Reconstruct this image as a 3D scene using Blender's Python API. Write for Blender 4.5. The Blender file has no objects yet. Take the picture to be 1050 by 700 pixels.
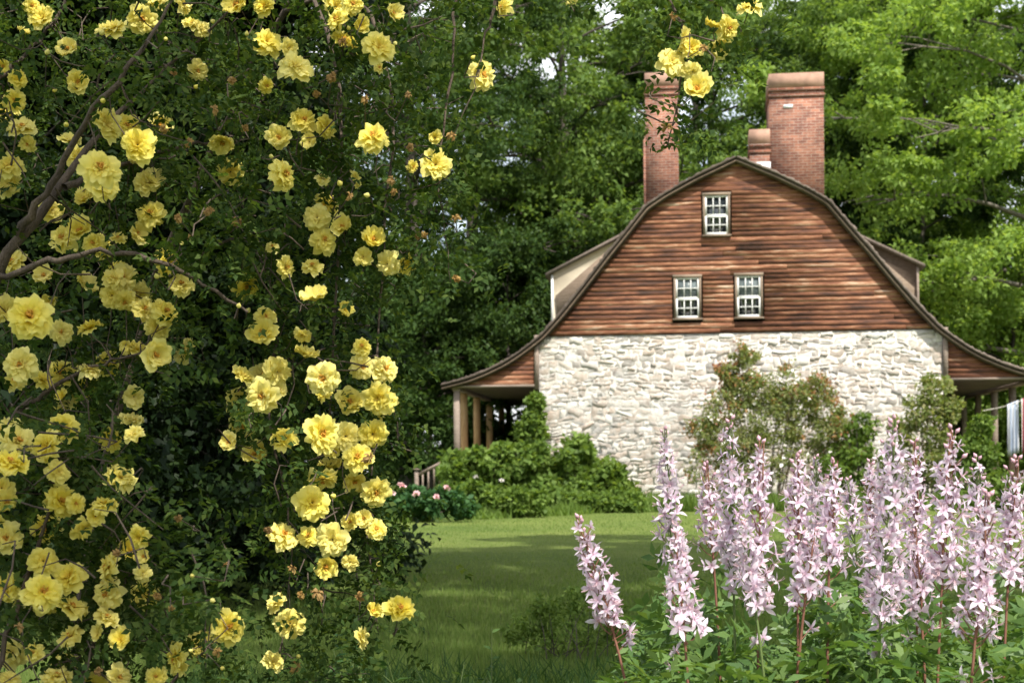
import bpy, math
import numpy as np
from mathutils import Matrix, Vector

R = math.radians
sc = bpy.context.scene
COL = sc.collection

# ------------------------------------------------------------------ camera
F = 50 / 36 * 1050            # focal length in photo pixels
HY = 480.0                    # horizon row in the photo
CAM = np.array([0.0, 0.0, 1.0])
ROLL = R(0.45)
RT = np.array([math.cos(ROLL), 0, -math.sin(ROLL)])
UP = np.array([math.sin(ROLL), 0, math.cos(ROLL)])
FW = np.array([0.0, 1.0, 0.0])


def P(px, py, d):
    return CAM + RT * ((px - 525) / F * d) + UP * ((HY - py) / F * d) + FW * d


cd = bpy.data.cameras.new('camera')
cam = bpy.data.objects.new('camera', cd)
COL.objects.link(cam)
cd.lens = 50
cd.sensor_width = 36
cd.shift_y = (HY - 350) / 1050
cd.clip_start = 0.05
cd.clip_end = 900
m = Matrix.Identity(4)
for i in range(3):
    m[i][0] = RT[i]
    m[i][1] = UP[i]
    m[i][2] = -FW[i]
    m[i][3] = CAM[i]
cam.matrix_world = m
cd.dof.use_dof = True
cd.dof.focus_distance = 3.6
cd.dof.aperture_fstop = 9
sc.camera = cam

# ------------------------------------------------------------------ light
SUN_EL, SUN_AZ = R(55), R(28)          # azimuth: behind the camera, to the right
to_sun = Vector((math.sin(SUN_AZ) * math.cos(SUN_EL), -math.cos(SUN_AZ) * math.cos(SUN_EL), math.sin(SUN_EL)))
w = bpy.data.worlds.new('World')
sc.world = w
w.use_nodes = True
nt = w.node_tree
bg = nt.nodes['Background']
sky = nt.nodes.new('ShaderNodeTexSky')
sky.sky_type = 'NISHITA'
sky.sun_disc = False
sky.sun_elevation = SUN_EL
sky.sun_rotation = math.atan2(to_sun.x, to_sun.y)
sky.air_density = 1.3
sky.dust_density = 3.0
sky.ozone_density = 0.5
# broken white cloud over the blue
wtc = nt.nodes.new('ShaderNodeTexCoord')
wmp = nt.nodes.new('ShaderNodeMapping')
wmp.inputs['Scale'].default_value = (1, 1, 2.2)
nt.links.new(wtc.outputs['Generated'], wmp.inputs[0])
cn = nt.nodes.new('ShaderNodeTexNoise')
cn.inputs['Scale'].default_value = 2.6
cn.inputs['Detail'].default_value = 7
cn.inputs['Roughness'].default_value = 0.6
nt.links.new(wmp.outputs[0], cn.inputs['Vector'])
cr_ = nt.nodes.new('ShaderNodeValToRGB')
cr_.color_ramp.elements[0].position = 0.38
cr_.color_ramp.elements[1].position = 0.58
nt.links.new(cn.outputs[0], cr_.inputs[0])
cm = nt.nodes.new('ShaderNodeMix')
cm.data_type = 'RGBA'
cm.inputs['B'].default_value = (6.3, 6.5, 6.8, 1)
nt.links.new(cr_.outputs[0], cm.inputs['Factor'])
nt.links.new(sky.outputs[0], cm.inputs['A'])
nt.links.new(cm.outputs['Result'], bg.inputs[0])
bg.inputs[1].default_value = 0.15
sl = bpy.data.lights.new('sun', 'SUN')
sl.energy = 4.6
sl.angle = R(0.5)
sl.color = (1.0, 0.945, 0.86)
so = bpy.data.objects.new('sun', sl)
COL.objects.link(so)
so.rotation_euler = to_sun.to_track_quat('Z', 'Y').to_euler()
so.location = (30, -30, 40)

vs = sc.view_settings
vs.view_transform = 'Standard'
vs.look = 'None'
vs.exposure = 0.6
vs.gamma = 1
cy = sc.cycles
cy.max_bounces = 7
cy.diffuse_bounces = 4
cy.glossy_bounces = 2
cy.transmission_bounces = 5
cy.use_denoising = True
cy.caustics_reflective = False
cy.caustics_refractive = False


# ------------------------------------------------------------------ materials
def newmat(name):
    mt = bpy.data.materials.new(name)
    mt.use_nodes = True
    n = mt.node_tree
    return mt, n, n.nodes['Principled BSDF'], n.nodes['Material Output']


def ramp(n, stops, src):
    r = n.nodes.new('ShaderNodeValToRGB')
    e = r.color_ramp.elements
    while len(e) < len(stops):
        e.new(0.5)
    for el, (p, c) in zip(e, stops):
        el.position = p
        el.color = (*c, 1)
    n.links.new(src, r.inputs[0])
    return r.outputs[0]


def noise(n, scale, detail=4, rough=0.6, vec=None, dist=0.0):
    t = n.nodes.new('ShaderNodeTexNoise')
    t.inputs['Scale'].default_value = scale
    t.inputs['Detail'].default_value = detail
    t.inputs['Roughness'].default_value = rough
    t.inputs['Distortion'].default_value = dist
    if vec is not None:
        n.links.new(vec, t.inputs['Vector'])
    return t.outputs[0]


def objco(n, scale=(1, 1, 1)):
    tc = n.nodes.new('ShaderNodeTexCoord')
    mp = n.nodes.new('ShaderNodeMapping')
    mp.inputs['Scale'].default_value = scale
    n.links.new(tc.outputs['Object'], mp.inputs[0])
    return mp.outputs[0]


def mix(n, fac, a, b, mode='MIX'):
    x = n.nodes.new('ShaderNodeMix')
    x.data_type = 'RGBA'
    x.blend_type = mode
    for sock, v in ((x.inputs['Factor'], fac), (x.inputs['A'], a), (x.inputs['B'], b)):
        if isinstance(v, (int, float)):
            sock.default_value = v
        elif isinstance(v, tuple):
            sock.default_value = (*v, 1)
        else:
            n.links.new(v, sock)
    return x.outputs['Result']


def bump(n, b, h, dist, strength=1.0):
    bn = n.nodes.new('ShaderNodeBump')
    bn.inputs['Distance'].default_value = dist
    bn.inputs['Strength'].default_value = strength
    n.links.new(h, bn.inputs['Height'])
    n.links.new(bn.outputs[0], b.inputs['Normal'])


def island(n):
    return n.nodes.new('ShaderNodeNewGeometry').outputs['Random Per Island']


def leafmat(name, c0, c1, c2, trans=0.38, rough=0.5, tcol=None, spec=0.12):
    """one colour per leaf, plus light passing through the blade"""
    mt, n, b, o = newmat(name)
    col = ramp(n, [(0.0, c0), (0.5, c1), (1.0, c2)], island(n))
    n.links.new(col, b.inputs['Base Color'])
    b.inputs['Roughness'].default_value = rough
    b.inputs['Specular IOR Level'].default_value = spec
    tr = n.nodes.new('ShaderNodeBsdfTranslucent')
    tcl = mix(n, 1.0, col, tcol or (1.0, 0.95, 0.45), 'MULTIPLY')
    gain = mix(n, 1.0, tcl, (1.6, 1.6, 1.6), 'MULTIPLY')
    n.links.new(gain, tr.inputs[0])
    ms = n.nodes.new('ShaderNodeMixShader')
    ms.inputs[0].default_value = trans
    n.links.new(b.outputs[0], ms.inputs[1])
    n.links.new(tr.outputs[0], ms.inputs[2])
    n.links.new(ms.outputs[0], o.inputs[0])
    return mt


M = {}
M['leaf_mid'] = leafmat('leaf_mid', (0.082, 0.145, 0.034), (0.125, 0.205, 0.047), (0.175, 0.26, 0.066))
M['leaf_dark'] = leafmat('leaf_dark', (0.029, 0.060, 0.016), (0.046, 0.090, 0.023), (0.075, 0.126, 0.032), 0.34)
M['leaf_bright'] = leafmat('leaf_bright', (0.15, 0.245, 0.05), (0.21, 0.325, 0.068), (0.275, 0.385, 0.10), 0.42)
M['leaf_evergreen_shaded'] = leafmat('leaf_evergreen_shaded', (0.007, 0.016, 0.006), (0.012, 0.026, 0.008), (0.023, 0.042, 0.011), 0.2)  # dark species, darkened further: the shade behind the roses is in this colour
M['leaf_rose'] = leafmat('leaf_rose', (0.026, 0.055, 0.013), (0.044, 0.082, 0.018), (0.09, 0.13, 0.028), 0.36, 0.6)
M['leaf_vine'] = leafmat('leaf_vine', (0.08, 0.14, 0.028), (0.125, 0.20, 0.042), (0.19, 0.275, 0.065), 0.38)
M['leaf_peony'] = leafmat('leaf_peony', (0.03, 0.085, 0.03), (0.045, 0.11, 0.035), (0.075, 0.15, 0.05), 0.25)
M['leaf_wallbush'] = leafmat('leaf_wallbush', (0.14, 0.19, 0.06), (0.20, 0.25, 0.085), (0.30, 0.29, 0.14), 0.42)
M['leaf_redtip'] = leafmat('leaf_redtip', (0.36, 0.13, 0.08), (0.34, 0.19, 0.08), (0.36, 0.22, 0.10), 0.3, tcol=(1, .7, .5))
M['leaf_gas'] = leafmat('leaf_gas', (0.07, 0.145, 0.04), (0.11, 0.20, 0.05), (0.16, 0.25, 0.07), 0.34, 0.45, spec=0.35)
M['leaf_weed'] = leafmat('leaf_weed', (0.03, 0.075, 0.022), (0.05, 0.105, 0.028), (0.08, 0.14, 0.036), 0.3)
M['grass'] = leafmat('grass', (0.112, 0.18, 0.043), (0.16, 0.238, 0.06), (0.235, 0.30, 0.095), 0.36, 0.7)


def barkmat(name, c0, c1):
    mt, n, b, o = newmat(name)
    v = objco(n, (6, 6, 1.2))
    h = noise(n, 4, 6, 0.7, v)
    n.links.new(ramp(n, [(0.3, c0), (0.7, c1)], h), b.inputs['Base Color'])
    b.inputs['Roughness'].default_value = 0.9
    bump(n, b, h, 0.03)
    return mt


M['bark'] = barkmat('bark', (0.03, 0.024, 0.018), (0.12, 0.10, 0.08))
M['bark_pale'] = barkmat('bark_pale', (0.07, 0.06, 0.05), (0.24, 0.21, 0.17))
M['cane'] = barkmat('cane', (0.045, 0.033, 0.024), (0.17, 0.125, 0.09))


def plain(name, col, rough=0.6, spec=0.4, var=0.25, scale=8.0):
    mt, n, b, o = newmat(name)
    h = noise(n, scale, 4, 0.6, objco(n))
    lo = tuple(c * (1 - var) for c in col)
    hi = tuple(min(1, c * (1 + var)) for c in col)
    n.links.new(ramp(n, [(0.3, lo), (0.7, hi)], h), b.inputs['Base Color'])
    b.inputs['Roughness'].default_value = rough
    b.inputs['Specular IOR Level'].default_value = spec
    return mt


M['stem_green'] = plain('stem_green', (0.12, 0.17, 0.05))
M['stem_red'] = plain('stem_red', (0.22, 0.10, 0.065), var=0.35)
M['stamen'] = plain('stamen', (0.62, 0.30, 0.03))
M['filament'] = plain('filament', (0.60, 0.42, 0.45))
M['calyx'] = plain('calyx', (0.07, 0.13, 0.04))
M['white_paint'] = plain('white_paint', (0.76, 0.76, 0.73), 0.5, var=0.06)
M['cream_paint'] = plain('cream_paint', (0.58, 0.51, 0.39), 0.6, var=0.1, scale=5)
M['flashing'] = plain('flashing', (0.72, 0.72, 0.72), 0.4, var=0.08)
M['dark_backing'] = plain('dark_backing', (0.012, 0.012, 0.013), 0.9)
M['upper_sheet'] = plain('upper_sheet', (0.12, 0.145, 0.15), 0.25, var=0.5, scale=6)
M['rope'] = plain('rope', (0.5, 0.47, 0.4))
M['peony'] = plain('peony', (0.78, 0.50, 0.52), 0.5, var=0.15)
M['bloom_white'] = plain('bloom_white', (0.82, 0.78, 0.74), 0.5, var=0.1)


def petalmat(name, inner, mid, outer, trans, rnd, tint):
    """petal colour runs from the flower's heart to its edge and differs from flower to flower"""
    mt, n, b, o = newmat(name)
    tc = n.nodes.new('ShaderNodeTexCoord')
    ln = n.nodes.new('ShaderNodeVectorMath')
    ln.operation = 'LENGTH'
    n.links.new(tc.outputs['Object'], ln.inputs[0])
    col = ramp(n, [(0.12, inner), (0.5, mid), (0.98, outer)], ln.outputs['Value'])
    oi = n.nodes.new('ShaderNodeObjectInfo')
    f = n.nodes.new('ShaderNodeMath')
    f.operation = 'MULTIPLY'
    f.inputs[1].default_value = rnd
    n.links.new(oi.outputs['Random'], f.inputs[0])
    col = mix(n, f.outputs[0], col, tint)
    g = n.nodes.new('ShaderNodeMath')
    g.operation = 'MULTIPLY'
    g.inputs[1].default_value = 0.3
    n.links.new(island(n), g.inputs[0])
    col = mix(n, g.outputs[0], col, outer)
    n.links.new(col, b.inputs['Base Color'])
    b.inputs['Roughness'].default_value = 0.55
    b.inputs['Specular IOR Level'].default_value = 0.25
    tr = n.nodes.new('ShaderNodeBsdfTranslucent')
    n.links.new(col, tr.inputs[0])
    ms = n.nodes.new('ShaderNodeMixShader')
    ms.inputs[0].default_value = trans
    n.links.new(b.outputs[0], ms.inputs[1])
    n.links.new(tr.outputs[0], ms.inputs[2])
    n.links.new(ms.outputs[0], o.inputs[0])
    return mt


M['petal_yellow'] = petalmat('petal_yellow', (0.82, 0.56, 0.01), (0.88, 0.75, 0.065), (0.90, 0.81, 0.22), 0.38, 0.75, (0.92, 0.85, 0.36))
M['petal_spent'] = petalmat('petal_spent', (0.26, 0.13, 0.03), (0.42, 0.25, 0.07), (0.52, 0.38, 0.14), 0.35, 0.7, (0.28, 0.17, 0.08))
M['petal_pink'] = petalmat('petal_pink', (0.60, 0.35, 0.50), (0.86, 0.73, 0.84), (0.93, 0.86, 0.91), 0.40, 0.5, (0.80, 0.62, 0.80))


def boardmat(name, stops, grain=(1.2, 8, 26), rough=0.8, iw=0.36, sw=1.0, patch=None, bd=0.012):
    """weathered boards: one tone per board, grain streaks along it"""
    mt, n, b, o = newmat(name)
    v = objco(n, grain)
    streak = noise(n, 2.2, 7, 0.68, v, 0.4)
    big = noise(n, 0.55, 4, 0.6, objco(n, (1, 1, 1.8)))
    a = n.nodes.new('ShaderNodeMath')
    a.operation = 'MULTIPLY_ADD'
    a.inputs[1].default_value = iw
    n.links.new(island(n), a.inputs[0])
    st = n.nodes.new('ShaderNodeMath')
    st.operation = 'MULTIPLY_ADD'
    st.inputs[1].default_value = sw
    st.inputs[2].default_value = 0.5 * (1 - sw)
    if patch:
        pn = noise(n, 1.0, 5, 0.7, objco(n, patch))
        hv = n.nodes.new('ShaderNodeMath')
        hv.operation = 'ADD'
        n.links.new(streak, hv.inputs[0])
        n.links.new(pn, hv.inputs[1])
        h2 = n.nodes.new('ShaderNodeMath')
        h2.operation = 'MULTIPLY'
        h2.inputs[1].default_value = 0.5
        n.links.new(hv.outputs[0], h2.inputs[0])
        n.links.new(h2.outputs[0], st.inputs[0])
    else:
        n.links.new(streak, st.inputs[0])
    n.links.new(st.outputs[0], a.inputs[2])
    a2 = n.nodes.new('ShaderNodeMath')
    a2.operation = 'MULTIPLY_ADD'
    a2.inputs[1].default_value = 0.55
    n.links.new(big, a2.inputs[0])
    n.links.new(a.outputs[0], a2.inputs[2])
    a3 = n.nodes.new('ShaderNodeMath')
    a3.operation = 'SUBTRACT'
    a3.inputs[1].default_value = 0.35 + iw * 0.2
    n.links.new(a2.outputs[0], a3.inputs[0])
    n.links.new(ramp(n, stops, a3.outputs[0]), b.inputs['Base Color'])
    b.inputs['Roughness'].default_value = rough
    b.inputs['Specular IOR Level'].default_value = 0.25
    bump(n, b, streak, bd)
    return mt


M['siding'] = boardmat('siding', [(0.08, (0.032, 0.021, 0.017)), (0.32, (0.09, 0.044, 0.030)), (0.52, (0.178, 0.070, 0.038)), (0.70, (0.275, 0.122, 0.064)), (0.86, (0.385, 0.22, 0.13)), (1.0, (0.52, 0.40, 0.29))], (0.7, 6, 26), iw=0.36, sw=3.3, patch=(1.5, 1, 12), bd=0.003)
M['grey_wood'] = boardmat('grey_wood', [(0.2, (0.10, 0.075, 0.06)), (0.5, (0.23, 0.18, 0.145)), (0.8, (0.36, 0.29, 0.24))])
M['post_wood'] = boardmat('post_wood', [(0.2, (0.22, 0.12, 0.05)), (0.5, (0.46, 0.27, 0.125)), (0.8, (0.62, 0.42, 0.23))], (14, 14, 1.5))
M['dark_shingle'] = boardmat('dark_shingle', [(0.2, (0.04, 0.03, 0.023)), (0.5, (0.085, 0.062, 0.047)), (0.85, (0.16, 0.12, 0.092))], (3, 3, 12))
M['shingle'] = boardmat('shingle', [(0.2, (0.055, 0.043, 0.035)), (0.5, (0.125, 0.098, 0.08)), (0.85, (0.24, 0.195, 0.16))], (9, 3, 3))

M['rake_wood'] = boardmat('rake_wood', [(0.2, (0.08, 0.058, 0.042)), (0.5, (0.19, 0.14, 0.10)), (0.8, (0.31, 0.24, 0.18))])
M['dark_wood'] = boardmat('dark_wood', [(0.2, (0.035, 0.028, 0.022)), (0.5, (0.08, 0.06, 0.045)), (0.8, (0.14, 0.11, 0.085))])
# whitewashed rubble
mt, n, b, o = newmat('rubble_stone')
base = ramp(n, [(0.0, (0.76, 0.73, 0.67)), (0.36, (0.66, 0.60, 0.53)), (0.54, (0.52, 0.42, 0.34)), (0.72, (0.42, 0.35, 0.29)), (0.88, (0.27, 0.25, 0.23)), (1.0, (0.66, 0.62, 0.56))], island(n))
nz = noise(n, 6, 7, 0.7, objco(n))
wash = ramp(n, [(0.40, (0, 0, 0)), (0.60, (1, 1, 1))], nz)
wf = n.nodes.new('ShaderNodeMath')
wf.operation = 'MULTIPLY'
wf.inputs[1].default_value = 0.5
n.links.new(wash, wf.inputs[0])
stain = ramp(n, [(0.52, (0, 0, 0)), (0.70, (1, 1, 1))], noise(n, 1.1, 5, 0.65, objco(n, (1, 1, 2.2))))
sf = n.nodes.new('ShaderNodeMath')
sf.operation = 'MULTIPLY'
sf.inputs[1].default_value = 0.9
n.links.new(stain, sf.inputs[0])
col = mix(n, wf.outputs[0], base, (0.70, 0.68, 0.63))
col = mix(n, sf.outputs[0], col, mix(n, 0.5, base, (0.52, 0.43, 0.35)))
pit = ramp(n, [(0.33, (0.30, 0.26, 0.22)), (0.42, (1, 1, 1))], noise(n, 6.5, 6, 0.72, objco(n, (1, 1, 2.8))))
col = mix(n, 1.0, col, pit, 'MULTIPLY')
n.links.new(col, b.inputs['Base Color'])
b.inputs['Roughness'].default_value = 0.9
fine = noise(n, 30, 6, 0.7, objco(n))
bump(n, b, fine, 0.03)
M['rubble'] = mt
mt, n, b, o = newmat('lime_mortar')
nz = noise(n, 9, 6, 0.7, objco(n))
n.links.new(ramp(n, [(0.3, (0.60, 0.55, 0.48)), (0.6, (0.70, 0.68, 0.63))], nz), b.inputs['Base Color'])
b.inputs['Roughness'].default_value = 0.95
bump(n, b, nz, 0.05)
M['mortar'] = mt

# brick
mt, n, b, o = newmat('old_brick')
tc = n.nodes.new('ShaderNodeTexCoord')
sx = n.nodes.new('ShaderNodeSeparateXYZ')
n.links.new(tc.outputs['Object'], sx.inputs[0])
ad = n.nodes.new('ShaderNodeMath')
n.links.new(sx.outputs[0], ad.inputs[0])
n.links.new(sx.outputs[1], ad.inputs[1])
cb = n.nodes.new('ShaderNodeCombineXYZ')
n.links.new(ad.outputs[0], cb.inputs[0])
n.links.new(sx.outputs[2], cb.inputs[1])
br = n.nodes.new('ShaderNodeTexBrick')
n.links.new(cb.outputs[0], br.inputs[0])
br.inputs['Scale'].default_value = 1.0
br.inputs['Brick Width'].default_value = 0.215
br.inputs['Row Height'].default_value = 0.072
br.inputs['Mortar Size'].default_value = 0.007
br.inputs['Mortar Smooth'].default_value = 0.3
br.inputs['Bias'].default_value = -0.1
br.inputs['Color1'].default_value = (0.19, 0.072, 0.048, 1)
br.inputs['Color2'].default_value = (0.36, 0.155, 0.095, 1)
br.inputs['Mortar'].default_value = (0.36, 0.30, 0.25, 1)
nz = noise(n, 2.2, 6, 0.7, objco(n))
bl = ramp(n, [(0.3, (0.50, 0.48, 0.48)), (0.68, (1.15, 1.10, 1.05))], nz)
c1 = mix(n, 1.0, br.outputs['Color'], bl, 'MULTIPLY')
sp = ramp(n, [(0.62, (0, 0, 0)), (0.75, (1, 1, 1))], noise(n, 14, 5, 0.7, objco(n)))
spf = n.nodes.new('ShaderNodeMath')
spf.operation = 'MULTIPLY'
spf.inputs[1].default_value = 0.7
n.links.new(sp, spf.inputs[0])
n.links.new(mix(n, spf.outputs[0], c1, (0.5, 0.42, 0.36)), b.inputs['Base Color'])
b.inputs['Roughness'].default_value = 0.9
bump(n, b, br.outputs['Color'], 0.01)
M['brick'] = mt
M['cap'] = plain('mortar_cap', (0.36, 0.22, 0.16), 0.9, var=0.25, scale=5)

# glass
mt, n, b, o = newmat('window_glass')
b.inputs['Base Color'].default_value = (0.02, 0.025, 0.028, 1)
b.inputs['Roughness'].default_value = 0.06
b.inputs['Specular IOR Level'].default_value = 0.9
bump(n, b, noise(n, 3, 2, 0.5, objco(n)), 0.03, 0.5)
M['glass'] = mt

# lawn
mt, n, b, o = newmat('lawn')
v = objco(n)
a = noise(n, 0.35, 5, 0.65, v)
c = noise(n, 26, 6, 0.75, v)
ca = ramp(n, [(0.3, (0.112, 0.174, 0.042)), (0.7, (0.205, 0.256, 0.070))], a)
cc = ramp(n, [(0.3, (0.55, 0.55, 0.5)), (0.7, (1.35, 1.3, 1.2))], c)
n.links.new(mix(n, 1.0, ca, cc, 'MULTIPLY'), b.inputs['Base Color'])
b.inputs['Roughness'].default_value = 0.95
b.inputs['Specular IOR Level'].default_value = 0.1
bump(n, b, c, 0.05)
M['lawn'] = mt


def stripe_mat(name, a, bcol):
    mt, n, b, o = newmat(name)
    wv = n.nodes.new('ShaderNodeTexWave')
    wv.bands_direction = 'X'
    wv.inputs['Scale'].default_value = 3.2
    n.links.new(objco(n), wv.inputs[0])
    n.links.new(ramp(n, [(0.45, a), (0.55, bcol)], wv.outputs['Fac']), b.inputs['Base Color'])
    b.inputs['Roughness'].default_value = 0.9
    return mt


M['cloth_blue'] = stripe_mat('cloth_blue', (0.62, 0.63, 0.66), (0.26, 0.33, 0.46))
M['cloth_red'] = stripe_mat('cloth_red', (0.62, 0.58, 0.56), (0.33, 0.07, 0.08))


# ------------------------------------------------------------------ geometry helpers
def mesh(name, V, Fs, mats, mi=None, smooth=False):
    """Fs: list of (n,k) index arrays"""
    V = np.asarray(V, np.float32).reshape(-1, 3)
    me = bpy.data.meshes.new(name)
    me.vertices.add(len(V))
    me.vertices.foreach_set('co', V.ravel())
    Fs = [np.asarray(f, np.int32) for f in Fs if len(f)]
    loops = np.concatenate([f.ravel() for f in Fs])
    tot = np.concatenate([np.full(len(f), f.shape[1], np.int32) for f in Fs])
    st = np.concatenate([[0], np.cumsum(tot)[:-1]]).astype(np.int32)
    me.loops.add(len(loops))
    me.loops.foreach_set('vertex_index', loops)
    me.polygons.add(len(tot))
    me.polygons.foreach_set('loop_start', st)
    me.polygons.foreach_set('loop_total', tot)
    if mi is not None:
        me.polygons.foreach_set('material_index', np.asarray(mi, np.int32))
    if smooth:
        me.polygons.foreach_set('use_smooth', np.ones(len(tot), bool))
    for q in (mats if isinstance(mats, (list, tuple)) else [mats]):
        me.materials.append(q)
    me.update(calc_edges=True)
    me.validate()
    return me


class MB:
    """collects shapes for ONE mesh object"""

    def __init__(s):
        s.V = []
        s.T = []
        s.Q = []
        s.n = 0

    def add(s, V, Fq):
        V = np.asarray(V, float).reshape(-1, 3)
        Fq = np.asarray(Fq, int)
        (s.Q if Fq.shape[1] == 4 else s.T).append(Fq + s.n)
        s.V.append(V)
        s.n += len(V)

    def box(s, a, b, taper=None):
        x0, y0, z0 = a
        x1, y1, z1 = b
        V = [(x0, y0, z0), (x1, y0, z0), (x1, y1, z0), (x0, y1, z0), (x0, y0, z1), (x1, y0, z1), (x1, y1, z1), (x0, y1, z1)]
        s.hexa(V)

    def hexa(s, V):
        s.add(V, [(0, 3, 2, 1), (4, 5, 6, 7), (0, 1, 5, 4), (1, 2, 6, 5), (2, 3, 7, 6), (3, 0, 4, 7)])

    def bar(s, p, q, wd, hg):
        """square bar from p to q"""
        p, q = np.array(p, float), np.array(q, float)
        d = q - p
        d /= np.linalg.norm(d)
        up = np.array([0, 0, 1.0]) if abs(d[2]) < 0.9 else np.array([0, 1.0, 0])
        sd = np.cross(d, up)
        sd /= np.linalg.norm(sd)
        u = np.cross(sd, d)
        V = []
        for e in (p, q):
            for (i, j) in ((-1, -1), (1, -1), (1, 1), (-1, 1)):
                V.append(e + sd * i * wd / 2 + u * j * hg / 2)
        s.add(V, [(0, 1, 2, 3), (7, 6, 5, 4), (0, 4, 5, 1), (1, 5, 6, 2), (2, 6, 7, 3), (3, 7, 4, 0)])

    def tube(s, pts, rad, k=6):
        pts = np.asarray(pts, float)
        n_ = len(pts)
        rad = np.broadcast_to(np.asarray(rad, float), (n_,))
        tan = np.gradient(pts, axis=0)
        tan /= np.linalg.norm(tan, axis=1)[:, None] + 1e-9
        ref = np.array([0.31, 0.17, 0.93]) if abs(tan[0][2]) < 0.8 else np.array([0.93, 0.3, 0.1])
        a = np.cross(tan, ref)
        a /= np.linalg.norm(a, axis=1)[:, None] + 1e-9
        b_ = np.cross(tan, a)
        th = np.linspace(0, 2 * np.pi, k, endpoint=False)
        V = pts[:, None] + rad[:, None, None] * (np.cos(th)[None, :, None] * a[:, None] + np.sin(th)[None, :, None] * b_[:, None])
        i = np.arange(n_ - 1)[:, None] * k
        j = np.arange(k)[None]
        jn = (j + 1) % k
        Fq = np.stack([i + j, i + jn, i + k + jn, i + k + j], -1).reshape(-1, 4)
        s.add(V.reshape(-1, 3), Fq)

    def build(s, name, mat, parent=None, smooth=False, loc=None):
        me = mesh(name, np.concatenate(s.V), [np.concatenate(x) for x in (s.T, s.Q) if x], mat, smooth=smooth)
        return link(name, me, parent, loc)


def link(name, data, parent=None, loc=None):
    o_ = bpy.data.objects.new(name, data)
    COL.objects.link(o_)
    if parent is not None:
        o_.parent = parent
    if loc is not None:
        o_.location = loc
    return o_


def tag(o_, label, cat, group=None):
    o_['label'] = label
    o_['category'] = cat
    if group:
        o_['group'] = group
    return o_


def empty(name, label, cat, loc=(0, 0, 0), rz=0, group=None):
    o_ = bpy.data.objects.new(name, None)
    COL.objects.link(o_)
    o_.empty_display_size = 0.3
    o_.location = loc
    o_.rotation_euler = (0, 0, rz)
    return tag(o_, label, cat, group)


def unit(a):
    return a / (np.linalg.norm(a, axis=-1, keepdims=True) + 1e-9)


def leaf_quads(Pn, D, N, L, W):
    """folded leaf blades: base, side, tip, side"""
    D = unit(D)
    S = unit(np.cross(D, N))
    N = np.cross(S, D)
    L = np.broadcast_to(L, (len(Pn),))[:, None]
    W = np.broadcast_to(W, (len(Pn),))[:, None]
    V = np.stack([Pn, Pn + D * L * 0.42 + S * W * 0.5 + N * W * 0.15, Pn + D * L - N * L * 0.12, Pn + D * L * 0.42 - S * W * 0.5 + N * W * 0.15], 1)
    return V.reshape(-1, 3), np.arange(len(Pn) * 4).reshape(-1, 4)


def clump_leaves(rng, C, rad, n_per, leaf, flat=0.6, upb=1.0, aspect=0.6):
    """leaves scattered through clumps at C (k,3) of radius rad (k,)"""
    k = len(C)
    d = unit(rng.normal(size=(k * n_per, 3)))
    rr = rng.random((k * n_per, 1)) ** 0.45
    off = d * rr
    cidx = np.repeat(np.arange(k), n_per)
    off[:, 2] *= flat
    pos = C[cidx] + off * rad[cidx][:, None]
    D = rng.normal(size=pos.shape) + d * 0.8
    D[:, 2] -= 0.35
    N = rng.normal(size=pos.shape) * 0.75 + d * 0.4
    N[:, 2] += upb
    L = leaf * (0.65 + 0.7 * rng.random(len(pos)))
    return leaf_quads(pos, D, N, L, L * aspect)


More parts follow.
